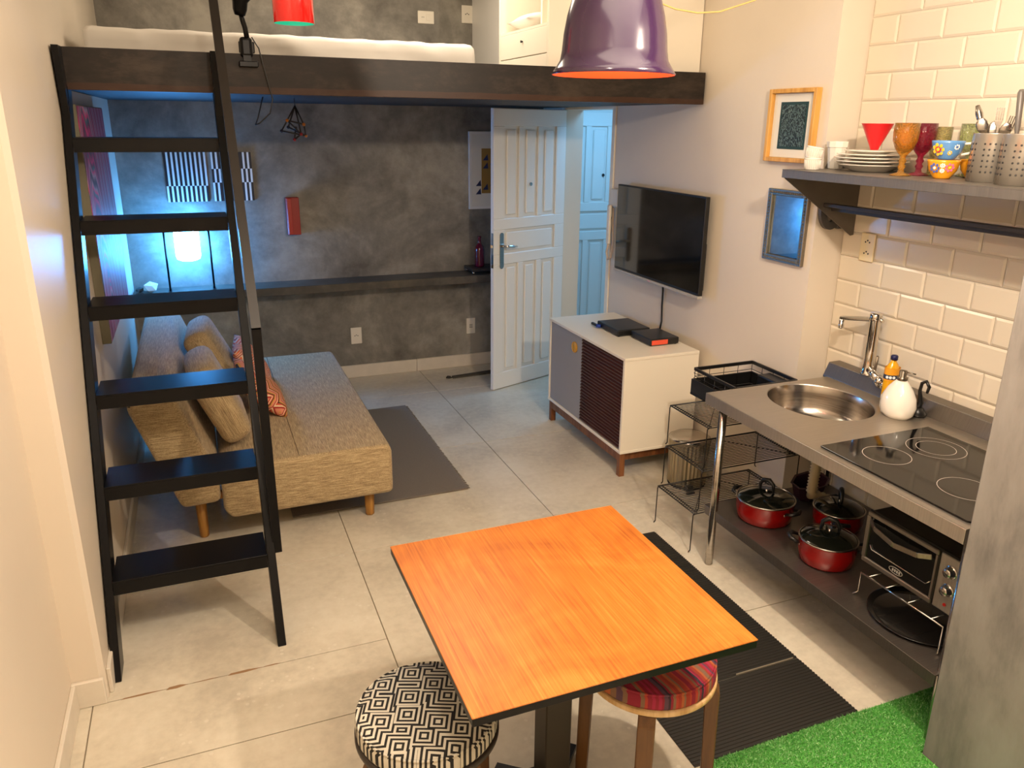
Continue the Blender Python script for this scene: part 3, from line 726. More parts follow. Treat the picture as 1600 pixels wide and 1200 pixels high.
# framed dark print and mirror
def frame(name, label, cat, Y0, Y1, z0, z1, fw, dep, m, inner):
    r = thing(name, label, cat, (XR, (Y0+Y1)/2, z0)); x1 = XR-.001; x0 = XR-dep
    b = B(); b.box(x0, x1, Y0, Y0+fw, z0, z1, .002); b.box(x0, x1, Y1-fw, Y1, z0, z1, .002); b.box(x0, x1, Y0+fw, Y1-fw, z0, z0+fw, .002); b.box(x0, x1, Y0+fw, Y1-fw, z1-fw, z1, .002)
    obj('picture_frame', b, m, parent=r); return r
r = frame('framed_print', 'oak framed dark green etched print on the wall above the mirror', 'picture', 2.988, 3.316, 1.835, 2.172, .02, .035, M_frame, None)
obj('mount', B().box(XR-.012, XR-.001, 3.009, 3.295, 1.856, 2.151), mat('picture_mount', '#e2ded2', .6), parent=r)
def m_etch():
    x = N('etched_green_print'); co = x.coord((1, 1, 1)); v = x.n('ShaderNodeTexWave', wave_type='RINGS', rings_direction='SPHERICAL'); v.inputs['Scale'].default_value = 16; v.inputs['Distortion'].default_value = 9; v.inputs['Detail'].default_value = 2; v.inputs['Detail Scale'].default_value = 5
    x.l(x.coord((1, 1.3, .7)), v.inputs['Vector'])
    x.l(x.ramp(v.outputs['Fac'], [(0, lin('#12201d')), (.66, lin('#182a28')), (.84, lin('#8aa09a')), (1, lin('#1c3a38'))]), x.b.inputs['Base Color']); x.b.inputs['Roughness'].default_value = .5; return x.m
obj('green_border', B().box(XR-.0135, XR-.0122, 3.055, 3.245, 1.895, 2.112), mat('green_print_border', '#1f3e3e', .6), parent=r)
obj('etched_print', B().box(XR-.0148, XR-.0137, 3.068, 3.232, 1.908, 2.099), m_etch(), parent=r)
M_silver = m_brushed('antique_silver', '#8f897e', .42, (20, 20, 20))
r = frame('wall_mirror', 'small rectangular mirror in a beaded silver frame below the oak picture', 'mirror', 2.975, 3.262, 1.352, 1.705, .03, .022, M_silver, None)
obj('mirror_glass', B().prism([(XR-.0145, 3.007), (XR-.001, 3.007), (XR-.001, 3.230), (XR-.0085, 3.230)], 'z', 1.384, 1.673), mat('mirror_glass', '#cfe0e8', .02, 1.0), parent=r)
b = B(); 
def bead(y, z): bmesh.ops.create_icosphere(b.bm, subdivisions=1, radius=.0065, matrix=Matrix.Translation((XR-.023, y, z)))
for i in range(22):
    z = 1.367+i*(.323/21); bead(2.99, z); bead(3.247, z)
for i in range(1, 17):
    y = 2.99+i*(.257/17); bead(y, 1.367); bead(y, 1.69)
obj('beading', b, M_silver, parent=r, kind='stuff')
# grey letter a on the narrow wall, partly hidden by the shelf
b = B(); yb0, yb1 = YR-.022, YR-.002
def ribbon(cx, cz, rx, rz, wd_, a0, a1, n_=28, closed=False):
    A_ = []
    for k in range(n_ if closed else n_+1):
        a = a0+(a1-a0)*k/n_; c_, s_ = math.cos(a), math.sin(a)
        A_.append([b.bm.verts.new((cx+r_*c_, y, cz+q_*s_)) for r_, q_ in ((rx, rz), (rx-wd_, rz-wd_)) for y in (yb0, yb1)])
    m_ = len(A_)
    for k in range(m_ if closed else m_-1):
        P_, Q_ = A_[k], A_[(k+1) % m_]
        for u, v in ((0, 1), (1, 3), (3, 2), (2, 0)): b.bm.faces.new((P_[u], P_[v], Q_[v], Q_[u]))
    if not closed:
        for P_ in (A_[0], A_[-1]): b.bm.faces.new((P_[0], P_[1], P_[3], P_[2]))
ribbon(2.772, 1.628, .068, .092, .036, 0, 2*PI, closed=True)
ribbon(2.778, 1.785, .070, .090, .034, 0, PI*.93)
b.box(2.815, 2.848, yb0-.001, yb1, 1.538, 1.785, .003)
o = obj('wall_letter', b, mat('grey_letter_paint', '#55524f', .5)); tag(o, 'dark grey letter a on the narrow wall behind the kitchen shelf', 'letter')
# tile wall outlet
r = thing('wall_outlet', 'ivory double socket plate on the white tiles under the kitchen shelf', 'outlet', (XT-.011, 2.76, 1.41))
xo = XT-.0105
obj('cover_plate', B().box(xo-.008, xo, 2.715, 2.80, 1.405, 1.535, .005, 2), mat('yellowed_plastic', '#e6d6ae', .4), parent=r)
b = B()
for z in (1.445, 1.497):
    for dy, dz in ((-.012, -.003), (.012, -.003), (0, .005)): b.cyl((xo-.0078, 2.757+dy, z+dz), (xo-.0092, 2.757+dy, z+dz), .0038, 8)
obj('socket_hole', b, M_dark, parent=r)

# ---------------------------------------------------------------- media cabinet
CX0, CX1, CY0, CY1, CZ0, CZ1 = 2.155, 2.655, 3.69, 4.735, .150, .738
r = thing('media_cabinet', 'white media cabinet with grey and dark slatted doors on walnut legs', 'cabinet', (2.4, 4.2, 0))
b = B(); b.box(CX0, CX1, CY0, CY1, CZ1-.018, CZ1, .002); b.box(CX0+.002, CX1, CY0+.003, CY0+.021, CZ0+.018, CZ1-.0185); b.box(CX0+.002, CX1, CY1-.021, CY1-.003, CZ0+.018, CZ1-.0185)
b.box(CX0, CX1, CY0, CY1, CZ0, CZ0+.0175, .002); b.box(CX1-.01, CX1, CY0+.021, CY1-.021, CZ0+.018, CZ1-.018)
obj('carcass', b, M_cream, parent=r)
dd = obj('sliding_door', B().box(CX0+.008, CX0+.02, 4.245, CY1-.023, CZ0+.02, CZ1-.02), mat('grey_door_paint', '#9d9a96', .4), parent=r)
obj('finger_pull', B().lathe((0, 0, 0), [(0, .002), (.028, .002), (.031, 0), (.036, -.003), (.036, .003)], 28, rotm((CX0+.004, 4.345, .633), ry=-PI/2)), mat('mustard_pull', '#d09a30', .4), parent=dd)
d2 = obj('slatted_door', B().box(CX0+.014, CX0+.02, CY0+.023, 4.2445, CZ0+.02, CZ1-.02), M_slat, parent=r)
nsl = 26; hh = (CZ1-CZ0-.044)/nsl
slm = None
for i in range(nsl):
    z = CZ0+.022+i*hh
    if slm is None:
        s0 = obj('slat', B().prism([(CX0+.0138, z+.002), (CX0+.006, z+.004), (CX0+.003, z+hh*.6), (CX0+.0138, z+hh-.002)], 'y', CY0+.024, 4.244), M_slat, parent=d2); slm = s0
    else:
        c = slm.copy(); C.objects.link(c); c.parent = d2; c.location = Vector((0, 0, i*hh))
b = B()
b.box(CX0+.03, CX1-.03, CY0+.035, CY0+.06, .095, .149); b.box(CX0+.03, CX1-.03, CY1-.06, CY1-.035, .095, .149); b.box(CX0+.01, CX0+.035, CY0+.04, CY1-.04, .095, .149); b.box(CX1-.04, CX1-.015, CY0+.04, CY1-.04, .095, .149)
obj('base_frame', b, M_walnut, parent=r)
for x in (CX0+.008, CX1-.045):
    for y in (CY0+.012, CY1-.05): obj('leg', B().box(x, x+.036, y, y+.036, 0, .149, .002), M_walnut, parent=r)
zc = CZ1+.001
r = thing('set_top_box', 'flat black box with a blue lead at its end, farther one on the cabinet', 'device', (2.5, 4.3, zc))
b = B(); b.box(2.345, 2.575, 4.12, 4.40, zc+.006, zc+.042, .006, 2)
for x in (2.36, 2.56):
    for y in (4.135, 4.385): b.cyl((x, y, zc), (x, y, zc+.008), .008, 8)
bm_ = rotm((2.50, 4.26, 0), rz=.0)
obj('case', b, M_plastic_b, parent=r)
obj('blue_plug', B().cyl((2.343, 4.345, zc+.018), (2.318, 4.36, zc+.018), .011, 10), mat('blue_plastic', '#173a9a', .4), parent=r)
obj('usb_stick', B().box(2.325, 2.344, 4.38, 4.45, zc+.006, zc+.022, .004), M_plastic_b, parent=r)
r = thing('set_top_box', 'black box with an orange-red sticker, nearer one on the cabinet', 'device', (2.5, 3.97, zc))
q = rotm((2.515, 3.975, zc), rz=.0)
b = B(); b.box(-.095, .105, -.115, .115, .004, .044, .006, 2, mat=q)
for x in (-.08, .09):
    for y in (-.10, .10): b.cyl(q @ Vector((x, y, 0)), q @ Vector((x, y, .006)), .008, 8)
obj('case', b, M_plastic_b, parent=r)
obj('sticker', B().box(-.085, .025, -.117, -.1155, .008, .036, mat=q), mat('orange_sticker', '#e8573a', .5), parent=r)

# ---------------------------------------------------------------- wire shelf stack, drainer, bin
M_wire = mat('black_wire', '#17130f', .35)
def wire_unit(z, dx, label):
    r = thing('wire_shelf', label, 'shelf', (2.37+dx, 3.06, z), 'stackable wire shelves by the counter')
    X0, X1, Y0, Y1 = 2.095+dx, 2.67+dx, 2.815, 3.145; h = .210
    b = B()
    for x in (X0, X0+.02, X1-.02, X1): b.tube([(x, Y0, z+h), (x, Y1, z+h)], .0036, 6)
    for y in (Y0, Y1): b.tube([(X0, y, z+h), (X1, y, z+h)], .0036, 6)
    b.tube([(X0, Y0, z+h-.004), (X0+.28, Y1, z+h-.004)], .002, 6); b.tube([(X1, Y0, z+h-.004), (X1-.28, Y1, z+h-.004)], .002, 6)
    obj('rim', b, M_wire, parent=r)
    b = B(); n = 19
    for i in range(n):
        y = Y0+(i+1)*(Y1-Y0)/(n+1); b.tube([(X0, y, z+h+.003), (X1, y, z+h+.003)], .0021, 5)
    obj('shelf_wires', b, M_wire, parent=r)
    for x, s in ((X0, -1), (X1, 1)):
        for y in (Y0+.004, Y1-.004):
            obj('leg', B().tube([(x, y, z+h), (x+s*.004, y, z+h-.010), (x+s*.005, y, z+.03), (x+s*.005, y, z+.012), (x+s*.014, y, z+.003)], .003, 6), M_wire, parent=r)
wire_unit(0.001, -.020, 'black wire shelf standing on the floor, lowest of the stack')
wire_unit(.221, .008, 'black wire shelf in the middle of the stack')
wire_unit(.441, .018, 'black wire shelf on top of the stack, carrying the dish rack')
r = thing('dish_drainer', 'black dish drainer with wire basket on the wire shelf stack', 'drainer', (2.5, 3.1, .657))
zb = .6575
b = B(); DX0, DX1, DY0_, DY1_ = 2.30, 2.685, 2.885, 3.25
b.box(DX0, DX1, DY0_, DY1_, zb, zb+.01); 
for a in ((DX0, DX0+.008, DY0_, DY1_), (DX1-.008, DX1, DY0_, DY1_), (DX0+.008, DX1-.008, DY0_, DY0_+.008), (DX0+.008, DX1-.008, DY1_-.008, DY1_)): b.box(*a, zb+.01, zb+.085, .002)
obj('drip_tray', b, M_plastic_b, parent=r)
b = B(); zt = .797
for p0, p1 in (((DX0+.01, DY0_+.01), (DX1-.01, DY0_+.01)), ((DX0+.01, DY1_-.01), (DX1-.01, DY1_-.01)), ((DX0+.01, DY0_+.01), (DX0+.01, DY1_-.01)), ((DX1-.01, DY0_+.01), (DX1-.01, DY1_-.01))):
    b.bar((*p0, zt), (*p1, zt), .009, .014)
obj('top_rail', b, M_plastic_b, parent=r)
b = B()
for i in range(5):
    x = DX0+.012+i*(DX1-DX0-.024)/4
    for y in (DY0_+.012, DY1_-.012): b.tube([(x, y, zb+.02), (x, y, zt)], .0018, 5)
    y = DY0_+.012+i*(DY1_-DY0_-.024)/4
    for x in (DX0+.012, DX1-.012): b.tube([(x, y, zb+.02), (x, y, zt)], .0018, 5)
for z in (zb+.02, zb+.10, zb+.13):
    b.tube([(DX0+.012, DY0_+.012, z), (DX1-.012, DY0_+.012, z), (DX1-.012, DY1_-.012, z), (DX0+.012, DY1_-.012, z)], .0018, 5, closed=True)
for i in range(9):
    y = DY0_+.03+i*.037; b.tube([(DX0+.012, y, zb+.02), (DX1-.012, y, zb+.02)], .0018, 5)
b.tube([(DX0-.006, DY1_-.03, zb+.13), (DX0-.02, DY1_-.05, zb+.13), (DX0-.006, DY1_-.09, zb+.13)], .0018, 5); b.tube([(DX0-.006, DY1_-.03, zb+.10), (DX0-.02, DY1_-.05, zb+.10), (DX0-.006, DY1_-.09, zb+.10)], .0018, 5)
obj('wire_basket', b, M_wire, parent=r)
obj('cutlery_cup', B().box(DX1-.10, DX1-.018, DY0_+.02, DY0_+.20, zb+.04, zt-.012, .008, 2), M_plastic_b, parent=r)
r = thing('pedal_bin', 'small ribbed metal pedal bin behind the wire shelves', 'bin', (2.50, 3.50, 0))
prof_ = [(0, .008), (.104, .008), (.107, .02), (.112, .27), (.116, .275), (.116, .285)]
b = B(); sg = 64
for (r0, z0_), (r1, z1_) in zip(prof_, prof_[1:]): pass
rings = []
for rr, z in prof_[1:]:
    rings.append([b.bm.verts.new((2.50+(rr+(.005 if k % 2 else 0)*(1 if .01 < z < .272 else 0))*math.cos(2*PI*k/sg), 3.50+(rr+(.005 if k % 2 else 0)*(1 if .01 < z < .272 else 0))*math.sin(2*PI*k/sg), z)) for k in range(sg)])
for A_, Q_ in zip(rings, rings[1:]):
    for k in range(sg): b.bm.faces.new((A_[k], A_[(k+1) % sg], Q_[(k+1) % sg], Q_[k]))
b.bm.faces.new(rings[0][::-1]); b.bm.faces.new(rings[-1])
obj('bin_body', b, m_brushed('ribbed_tin', '#b3a88f', .33, (40, 40, 1)), parent=r)
obj('lid', B().lathe((2.50, 3.50, 0), [(0, .302), (.06, .304), (.10, .299), (.120, .288), (.120, .2855), (0, .2855)], 40), M_steel2, parent=r)
obj('base_ring', B().lathe((2.50, 3.50, 0), [(0, 0), (.108, 0), (.110, .0075), (0, .0075)], 40), M_plastic_b, parent=r)
obj('pedal', B().box(2.41, 2.455, 3.36, 3.39, .018, .048, .004).box(2.405, 2.46, 3.345, 3.36, .004, .016, .003), M_plastic_b, parent=r)

# ---------------------------------------------------------------- kitchen counter
KX0, KX1, KY0, KY1, KZ = 2.065, XT-.012, 1.447, 2.795, .84
kc = thing('kitchen_counter', 'brushed steel kitchen counter with round sink and open lower shelf', 'counter', (2.45, 2.1, 0))
b = B()
# top with an oval hole for the sink, built as a grid of quads round the hole
SCX, SCY, SRX, SRY = 2.478, 2.525, .212, .245
n = 64; outer = []; inner = []
for k in range(n):
    a = 2*PI*k/n; c_, s_ = math.cos(a), math.sin(a)
    tx = ((KX1-.10-SCX) if c_ > 0 else (SCX-KX0))/max(abs(c_), 1e-6); ty = ((KY1-SCY) if s_ > 0 else (SCY-2.16))/max(abs(s_), 1e-6)
    t = min(tx, ty); outer.append((SCX+c_*t, SCY+s_*t)); inner.append((SCX+SRX*c_, SCY+SRY*s_))
corners = [(KX0, KY1), (KX1-.10, KY1), (KX0, 2.16), (KX1-.10, 2.16)]
for cxy in corners:
    kk = min(range(n), key=lambda k: (outer[k][0]-cxy[0])**2+(outer[k][1]-cxy[1])**2); outer[kk] = cxy
vo = [b.bm.verts.new((x, y, KZ)) for x, y in outer]; vi = [b.bm.verts.new((x, y, KZ)) for x, y in inner]; vd = [b.bm.verts.new((SCX+(x-SCX)*.985, SCY+(y-SCY)*.985, KZ-.006)) for x, y in inner]
for k in range(n):
    k2 = (k+1) % n; b.bm.faces.new((vo[k], vo[k2], vi[k2], vi[k])); b.bm.faces.new((vi[k], vi[k2], vd[k2], vd[k]))
bmesh.ops.recalc_face_normals(b.bm, faces=b.bm.faces)
b.box(KX0, KX1-.10, KY0, 2.16, KZ-.006, KZ)
b.box(KX0-.001, KX0+.004, KY0, KY1, KZ-.052, KZ, .001); b.box(KX0, KX1-.10, KY1-.004, KY1, KZ-.052, KZ-.0005); b.box(KX0, KX1-.10, KY0, KY0+.004, KZ-.052, KZ-.0065)
b.box(KX0+.004, KX1, KY0+.004, 2.20, KZ-.05, KZ-.044)
obj('worktop', b, M_steel, parent=kc, recalc=False)
b = B(); b.prism([(KX1-.10, KZ-.01), (KX1-.10, KZ+.0), (KX1-.072, KZ+.065), (KX1-.004, KZ+.065), (KX1-.004, KZ-.01)], 'y', KY0, KY1+.03, .004, 2)
obj('upstand', b, m_brushed('upstand_steel', '#7f7870', 0.38, metal=.85), parent=kc)
prof_ = [(1.0, 0), (.985, -.012), (.96, -.04), (.93, -.10), (.85, -.135), (.6, -.15), (.12, -.155), (.1, -.16), (0, -.16)]
b = B().lathe((SCX, SCY, KZ-.004), [(r_, z_) for r_, z_ in prof_], 64, sx=SRX*.985, sy=SRY*.985)
obj('sink_bowl', b, M_steel2, parent=kc, recalc=False)
obj('drain', B().lathe((SCX, SCY, KZ-.158), [(0, .003), (.03, .003), (.036, 0), (.036, -.03), (0, -.03)], 24), M_chrome, parent=kc)
SZ_ = .285
for x, y in ((KX0+.032, 2.70), (KX0+.068, KY0+.022), (KX1-.07, 2.735), (KX1-.07, KY0+.05)):
    obj('leg', B().tube([(x, y, 0.0), (x, y, .004), (x, y, KZ-.053)], [.014, .019, .019], 16), M_steel2, parent=kc)
b = B(); b.box(KX0+.03, KX1-.06, KY0+.02, 2.765, SZ_-.004, SZ_); b.box(KX0+.028, KX0+.032, KY0+.02, 2.765, SZ_-.045, SZ_+.0, .001); b.box(KX0+.032, KX1-.06, 2.761, 2.765, SZ_-.045, SZ_-.0045)
obj('lower_shelf', b, m_brushed('lower_shelf_steel', '#7d756d', 0.34, metal=.85), parent=kc)
obj('side_rail', B().bar((KX0+.035, KY0+.07, .80), (KX0+.035, 2.7, .80), .001, .001), M_steel, parent=kc) if False else None
# faucet
r = thing('kitchen_faucet', 'tall chrome kitchen faucet mounted on the steel upstand', 'faucet', (2.82, 2.60, KZ+.065))
fx, fy, fz = 2.815, 2.60, KZ+.0655
b = B(); b.lathe((fx, fy, fz), [(0, 0), (.032, 0), (.032, .01), (.029, .014), (.0285, .04), (.0265, .05), (.0255, .255), (.028, .258), (.028, .285), (.022, .292), (0, .293)], 28)
obj('column', b, M_chrome, parent=r)
obj('spout', B().bar((fx, fy, fz+.262), (fx-.055, fy+.155, fz+.24), .030, .018, bev=.005), M_chrome, parent=r)
obj('aerator', B().lathe((fx-.052, fy+.148, fz+.19), [(0, 0), (.012, 0), (.013, .02), (.011, .022), (.014, .05), (0, .052)], 16), M_chrome, parent=r)
b = B().tube([(fx-.005, fy-.01, fz+.03), (fx-.03, fy-.09, fz+.005)], .019, 16); b.tube([(fx-.03, fy-.09, fz+.005), (fx-.036, fy-.125, fz-.004)], .026, 18); b.tube([(fx-.036, fy-.125, fz-.004), (fx-.042, fy-.15, fz-.012)], .020, 18)
obj('side_valve', b, M_chrome, parent=r)
obj('lever', B().bar((fx-.012, fy-.05, fz+.03), (fx-.010, fy-.054, fz+.105), .010, .013, bev=.003), M_chrome, parent=r)
obj('diverter', B().tube([(fx, fy-.01, fz+.272), (fx, fy-.045, fz+.262)], .009, 12), M_chrome, parent=r)
# soap bottle, dispenser, scourer
r = thing('detergent_bottle', 'clear bottle of yellow detergent with a dark blue cap behind the soap dispenser', 'bottle', (2.725, 2.46, KZ))
c0 = Vector((2.725, 2.385, KZ+.001))
obj('bottle_body', B().lathe(c0, [(0, 0), (.033, 0), (.035, .008), (.034, .14), (.032, .165), (.022, .185), (.013, .197), (.012, .205), (0, .205)], 24, sy=.8), mat('yellow_liquid', '#e0a312', .12, coat=.5), parent=r)
obj('cap', B().lathe(c0+Vector((0, 0, .2055)), [(0, 0), (.015, 0), (.015, .016), (.012, .02), (0, .02)], 16), mat('navy_cap', '#1a1c4c', .4), parent=r)
b = B()
lab = obj('paper_label', B().lathe(c0, [(.0352, .115), (.0346, .172)], 24, sy=.82), mat('label_orange', '#e39a1c', .5), parent=r)
b = B()
for i in range(3):
    a = PI+.72+(i-1)*.42; p = c0+Vector((math.cos(a)*.036, math.sin(a)*.036*.82, .132)); nrm = Vector((math.cos(a), math.sin(a), 0))
    b.cyl(p, p+nrm*.0012, .0062, 12)
obj('label_dots', b, mat('label_white', '#e8f0f4', .5), parent=lab)
b = B().lathe(c0, [(.0355, .122), (.0353, .142)], 24, sy=.825); obj('label_band', b, mat('label_dark', '#22304a', .5), parent=lab)
r = thing('soap_dispenser', 'white ceramic soap dispenser with metal pump on the counter', 'dispenser', (2.62, 2.27, KZ))
pc_ = Vector((2.648, 2.262, KZ+.001)); M1 = Matrix.Translation(pc_)
b = B(); b.lathe(pc_, [(0, 0), (.052, 0), (.067, .018), (.074, .05), (.068, .088), (.050, .124), (.031, .148), (.022, .158), (0, .158)], 36, sx=.85, sy=1.05)
b.lathe(pc_+Vector((0, .045, 0)), [(0, .002), (.03, .002), (.038, .03), (.036, .075), (.030, .08), (.028, .05), (0, .045)], 28)
obj('ceramic_body', b, M_porc, parent=r)
pk = obj('pump', B().lathe(pc_+Vector((0, 0, .1585)), [(0, 0), (.019, 0), (.021, .004), (.021, .014), (.014, .016), (.015, .042), (0, .044)], 20).tube([pc_+Vector((0, 0, .195)), pc_+Vector((.01, -.02, .196)), pc_+Vector((.02, -.045, .195))], .003, 8), mat('tarnished_metal', '#7a7062', .3, .9), parent=r)
b = B().tube([(2.735, 2.245, KZ+.026), (2.745, 2.235, KZ+.06), (2.735, 2.24, KZ+.11), (2.722, 2.225, KZ+.15), (2.715, 2.20, KZ+.165), (2.718, 2.185, KZ+.145), (2.73, 2.2, KZ+.115)], [.022, .012, .007, .007, .007, .007, .006], 10)
b.lathe((2.738, 2.235, KZ+.001), [(0, 0), (.032, 0), (.034, .012), (.02, .035), (0, .04)], 20)
o = obj('dish_brush', b, M_plastic_b, smooth=True); tag(o, 'black dish brush standing behind the white soap dispenser', 'brush')
# cooktop
r = thing('cooktop', 'black glass induction cooktop set on the steel counter', 'cooktop', (2.4, 1.8, KZ))
hx0, hx1, hy0, hy1 = 2.105, 2.66, 1.465, 2.112; zk = KZ+.0008
obj('glass_top', B().prism([(hx0+.012, hy0), (hx1, hy0), (hx1, hy1), (hx0, hy1), (hx0, hy0+.012)], 'z', zk, zk+.006, .0015, 1), mat('cooktop_glass', '#090807', .08, spec=.45), parent=r)
def zone(cx, cy, r1):
    b = B(); 
    for rr in (r1,):
        for k in range(48):
            pass
    o1, i1 = [(cx+r1*math.cos(2*PI*k/48), cy+r1*math.sin(2*PI*k/48)) for k in range(48)], [(cx+(r1-.0022)*math.cos(2*PI*k/48), cy+(r1-.0022)*math.sin(2*PI*k/48)) for k in range(48)]
    vo_ = [b.bm.verts.new((x, y, zk+.0064)) for x, y in o1]; vi_ = [b.bm.verts.new((x, y, zk+.0064)) for x, y in i1]
    for k in range(48): b.bm.faces.new((vo_[k], vo_[(k+1) % 48], vi_[(k+1) % 48], vi_[k]))
    obj('cooking_zone', b, mat('zone_print', '#b8aca0', .4), parent=r)
for z_ in ((2.27, 1.95, .085), (2.50, 1.935, .105), (2.50, 1.935, .07), (2.30, 1.64, .09), (2.53, 1.62, .075)): zone(*z_)
b = B()
for i in range(4): b.box(2.20+i*.028, 2.214+i*.028, 1.492, 1.494, zk+.0062, zk+.0065)
obj('touch_marks', b, mat('zone_print', '#b8aca0', .4), parent=r)
# drain hose under the sink
pts = []; 
for i in range(46):
    t = i/45; x = 2.545-.035*t; y = SCY+.03-.02*t; z = KZ-.195-.335*t
    if t > .82: x += .14*(t-.82)/.18
    pts.append((x+ (.05*math.sin(t*2.2) if False else 0), y, z))
rr_ = [.019+.0075*(i % 2) for i in range(46)]
o = obj('drain_hose', B().tube(pts, rr_, 16), mat('cream_hose', '#b7a681', .5)); tag(o, 'cream corrugated drain hose hanging under the sink', 'hose')
# ---------------------------------------------------------------- pots on the lower shelf
def pot(x, y, rad, h, ang, label):
    r = thing('cooking_pot', label, 'pot', (x, y, SZ_+.001), 'red pots on the lower shelf', local=True, rotz=ang)
    obj('pot_body', B().lathe((0, 0, 0), [(0, 0), (rad*.86, 0), (rad*.93, .008), (rad, h*.5), (rad*1.01, h-.004), (rad*1.03, h), (rad*.98, h), (rad*.95, h*.5), (rad*.88, .006), (0, .006)], 48), M_redp, parent=r)
    ld_ = obj('lid', B().lathe((0, 0, 0), [(rad*.99, h+.004), (rad*.9, h+.012), (rad*.6, h+.026), (rad*.25, h+.034), (0, h+.035), ], 48), M_smoke_lid, parent=r)
    obj('lid_rim', B().lathe((0, 0, 0), [(rad*.985, h+.001), (rad*1.035, h+.001), (rad*1.04, h+.006), (rad*.985, h+.008), (rad*.985, h+.001)], 48), M_steel2, parent=ld_)
    obj('lid_knob', B().tube([(-.035, 0, h+.034), (-.036, 0, h+.060), (-.02, 0, h+.084), (.008, 0, h+.09), (.03, 0, h+.074), (.036, 0, h+.034)], [.006, .008, .010, .011, .009, .005], 10), M_plastic_b, parent=ld_)
    obj('rivet', B().lathe((.0, 0, 0), [(0, h+.043), (.006, h+.043), (.006, h+.034)], 12), M_chrome, parent=ld_)
    for s in (-1, 1):
        hd = obj('handle', B().tube([(s*rad*1.0, -.034, h-.022), (s*(rad+.028), -.030, h-.014), (s*(rad+.04), 0, h-.010), (s*(rad+.028), .030, h-.014), (s*rad*1.0, .034, h-.022)], [.006, .009, .010, .009, .006], 10), M_plastic_b, parent=r)
        for yy in (-.034, .034): obj('rivet', B().lathe((0, 0, 0), [(0, .003), (.006, .002), (.007, 0)], 10, rotm((s*math.sqrt(max(rad**2-.034**2, 0))*1.0, yy, h-.03), ry=s*PI/2)), M_chrome, parent=hd)
M_smoke_lid = mat('dark_lid_glass', '#11140f', .06, coat=.8)
pot(2.272, 2.56, .128, .098, 1.2-PI/2-.9, 'shallow wide red pot with glass lid, leftmost on the lower shelf')
pot(2.272, 2.165, .114, .100, 2.4, 'red pot with glass lid standing beside the toaster oven')
pot(2.525, 2.372, .108, .09, .9, 'red pot with glass lid at the back of the lower shelf')
b = B().prism([(-.10, -.07), (.09, -.07), (.12, .0), (.09, .07), (-.10, .07), (-.12, 0)], 'z', 0, .004)
r = thing('plastic_basin', 'dark purple plastic basin behind the pots on the lower shelf', 'basin', (2.62, 2.66, SZ_+.001), local=True, rotz=.4)
obj('basin_body', B().lathe((0, 0, 0), [(0, 0), (.075, 0), (.085, .01), (.105, .075), (.115, .08), (.113, .084), (.10, .08), (.08, .014), (0, .01)], 8, sx=1.1, sy=.72, smooth=False), mat('aubergine_plastic', '#33101f', .4), parent=r)
# toaster oven
ov = thing('toaster_oven', 'steel and black toaster oven on the lower shelf', 'oven', (2.27, 1.76, SZ_))
OX0, OX1, OY0, OY1, OZ0, OZ1 = 2.245, 2.53, 1.550, 1.972, .405, .615
b = B(); b.box(OX0+.02, OX1, OY0, OY1, OZ0, OZ1, .012, 2); b.box(OX0+.012, OX0+.0195, OY0-.002, OY1+.002, OZ0-.004, OZ1+.004, .004)
obj('oven_body', b, mat('dark_oven_enamel', '#26231f', .35), parent=ov)
b = B().box(OX0+.004, OX0+.0118, OY0, OY0+.095, OZ0, OZ1, .003); pn = obj('control_panel', b, M_steel, parent=ov)
for z in (.562, .492):
    obj('knob', B().lathe((0, 0, 0), [(0, .022), (.015, .022), (.017, .018), (.018, .002), (.024, 0)], 20, rotm((OX0+.003, OY0+.047, z), ry=-PI/2)), M_steel2, parent=pn)
obj('power_light', B().cyl((OX0+.004, OY0+.047, .435), (OX0+.001, OY0+.047, .435), .006, 12), mat('red_indicator', '#b01a10', .3), parent=pn)
b = B(); yA, yB_ = OY0+.102, OY1-.004
b.box(OX0, OX0+.0115, yA, yB_, OZ0, OZ0+.02, .003); b.box(OX0, OX0+.0115, yA, yB_, OZ1-.018, OZ1, .003); b.box(OX0, OX0+.0115, yB_-.016, yB_, OZ0+.02, OZ1-.018); b.box(OX0, OX0+.0115, yA, yA+.008, OZ0+.02, OZ1-.018)
dr = obj('oven_door', b, mat('oven_door_frame', '#8d8378', .3, .8), parent=ov)
obj('door_glass', B().box(OX0+.006, OX0+.0112, yA+.008, yB_-.016, OZ0+.02, OZ1-.018), mat('oven_glass', '#12100c', .06, coat=1.0), parent=dr)
hp = [(OX0-.002, yB_-.02, OZ1-.03), (OX0-.024, yB_-.06, OZ1-.042), (OX0-.034, (yA+yB_)/2, OZ1-.055), (OX0-.026, yA+.06, OZ1-.045), (OX0-.002, yA+.02, OZ1-.035)]
b = B()
for p_, q_ in zip(hp, hp[1:]): b.bar(p_, q_, .006, .020, bev=.002)
obj('door_handle', b, m_brushed('handle_satin', '#9a8f80', .35), parent=dr)
b = B(); el = [( (yA+yB_)/2+.03*math.cos(t), OZ0+.038+.012*math.sin(t)) for t in [2*PI*k/24 for k in range(24)]]
b.tube([(OX0+.0045, y, z) for y, z in el], .0012, 6, closed=True)
for i in range(4): b.box(OX0+.0035, OX0+.0055, (yA+yB_)/2+.016-i*.010-.006, (yA+yB_)/2+.016-i*.010, OZ0+.033, OZ0+.043)
obj('oval_logo', b, mat('logo_print', '#b9b2a8', .4), parent=dr)
b = B().tube([(OX0+.003, yB_-.03, .485), (OX0+.003, yB_-.04, .468), (OX0+.003, yA+.03, .468), (OX0+.003, yA+.015, .485)], .002, 6)
obj('rack_wire', b, M_chrome, parent=dr)
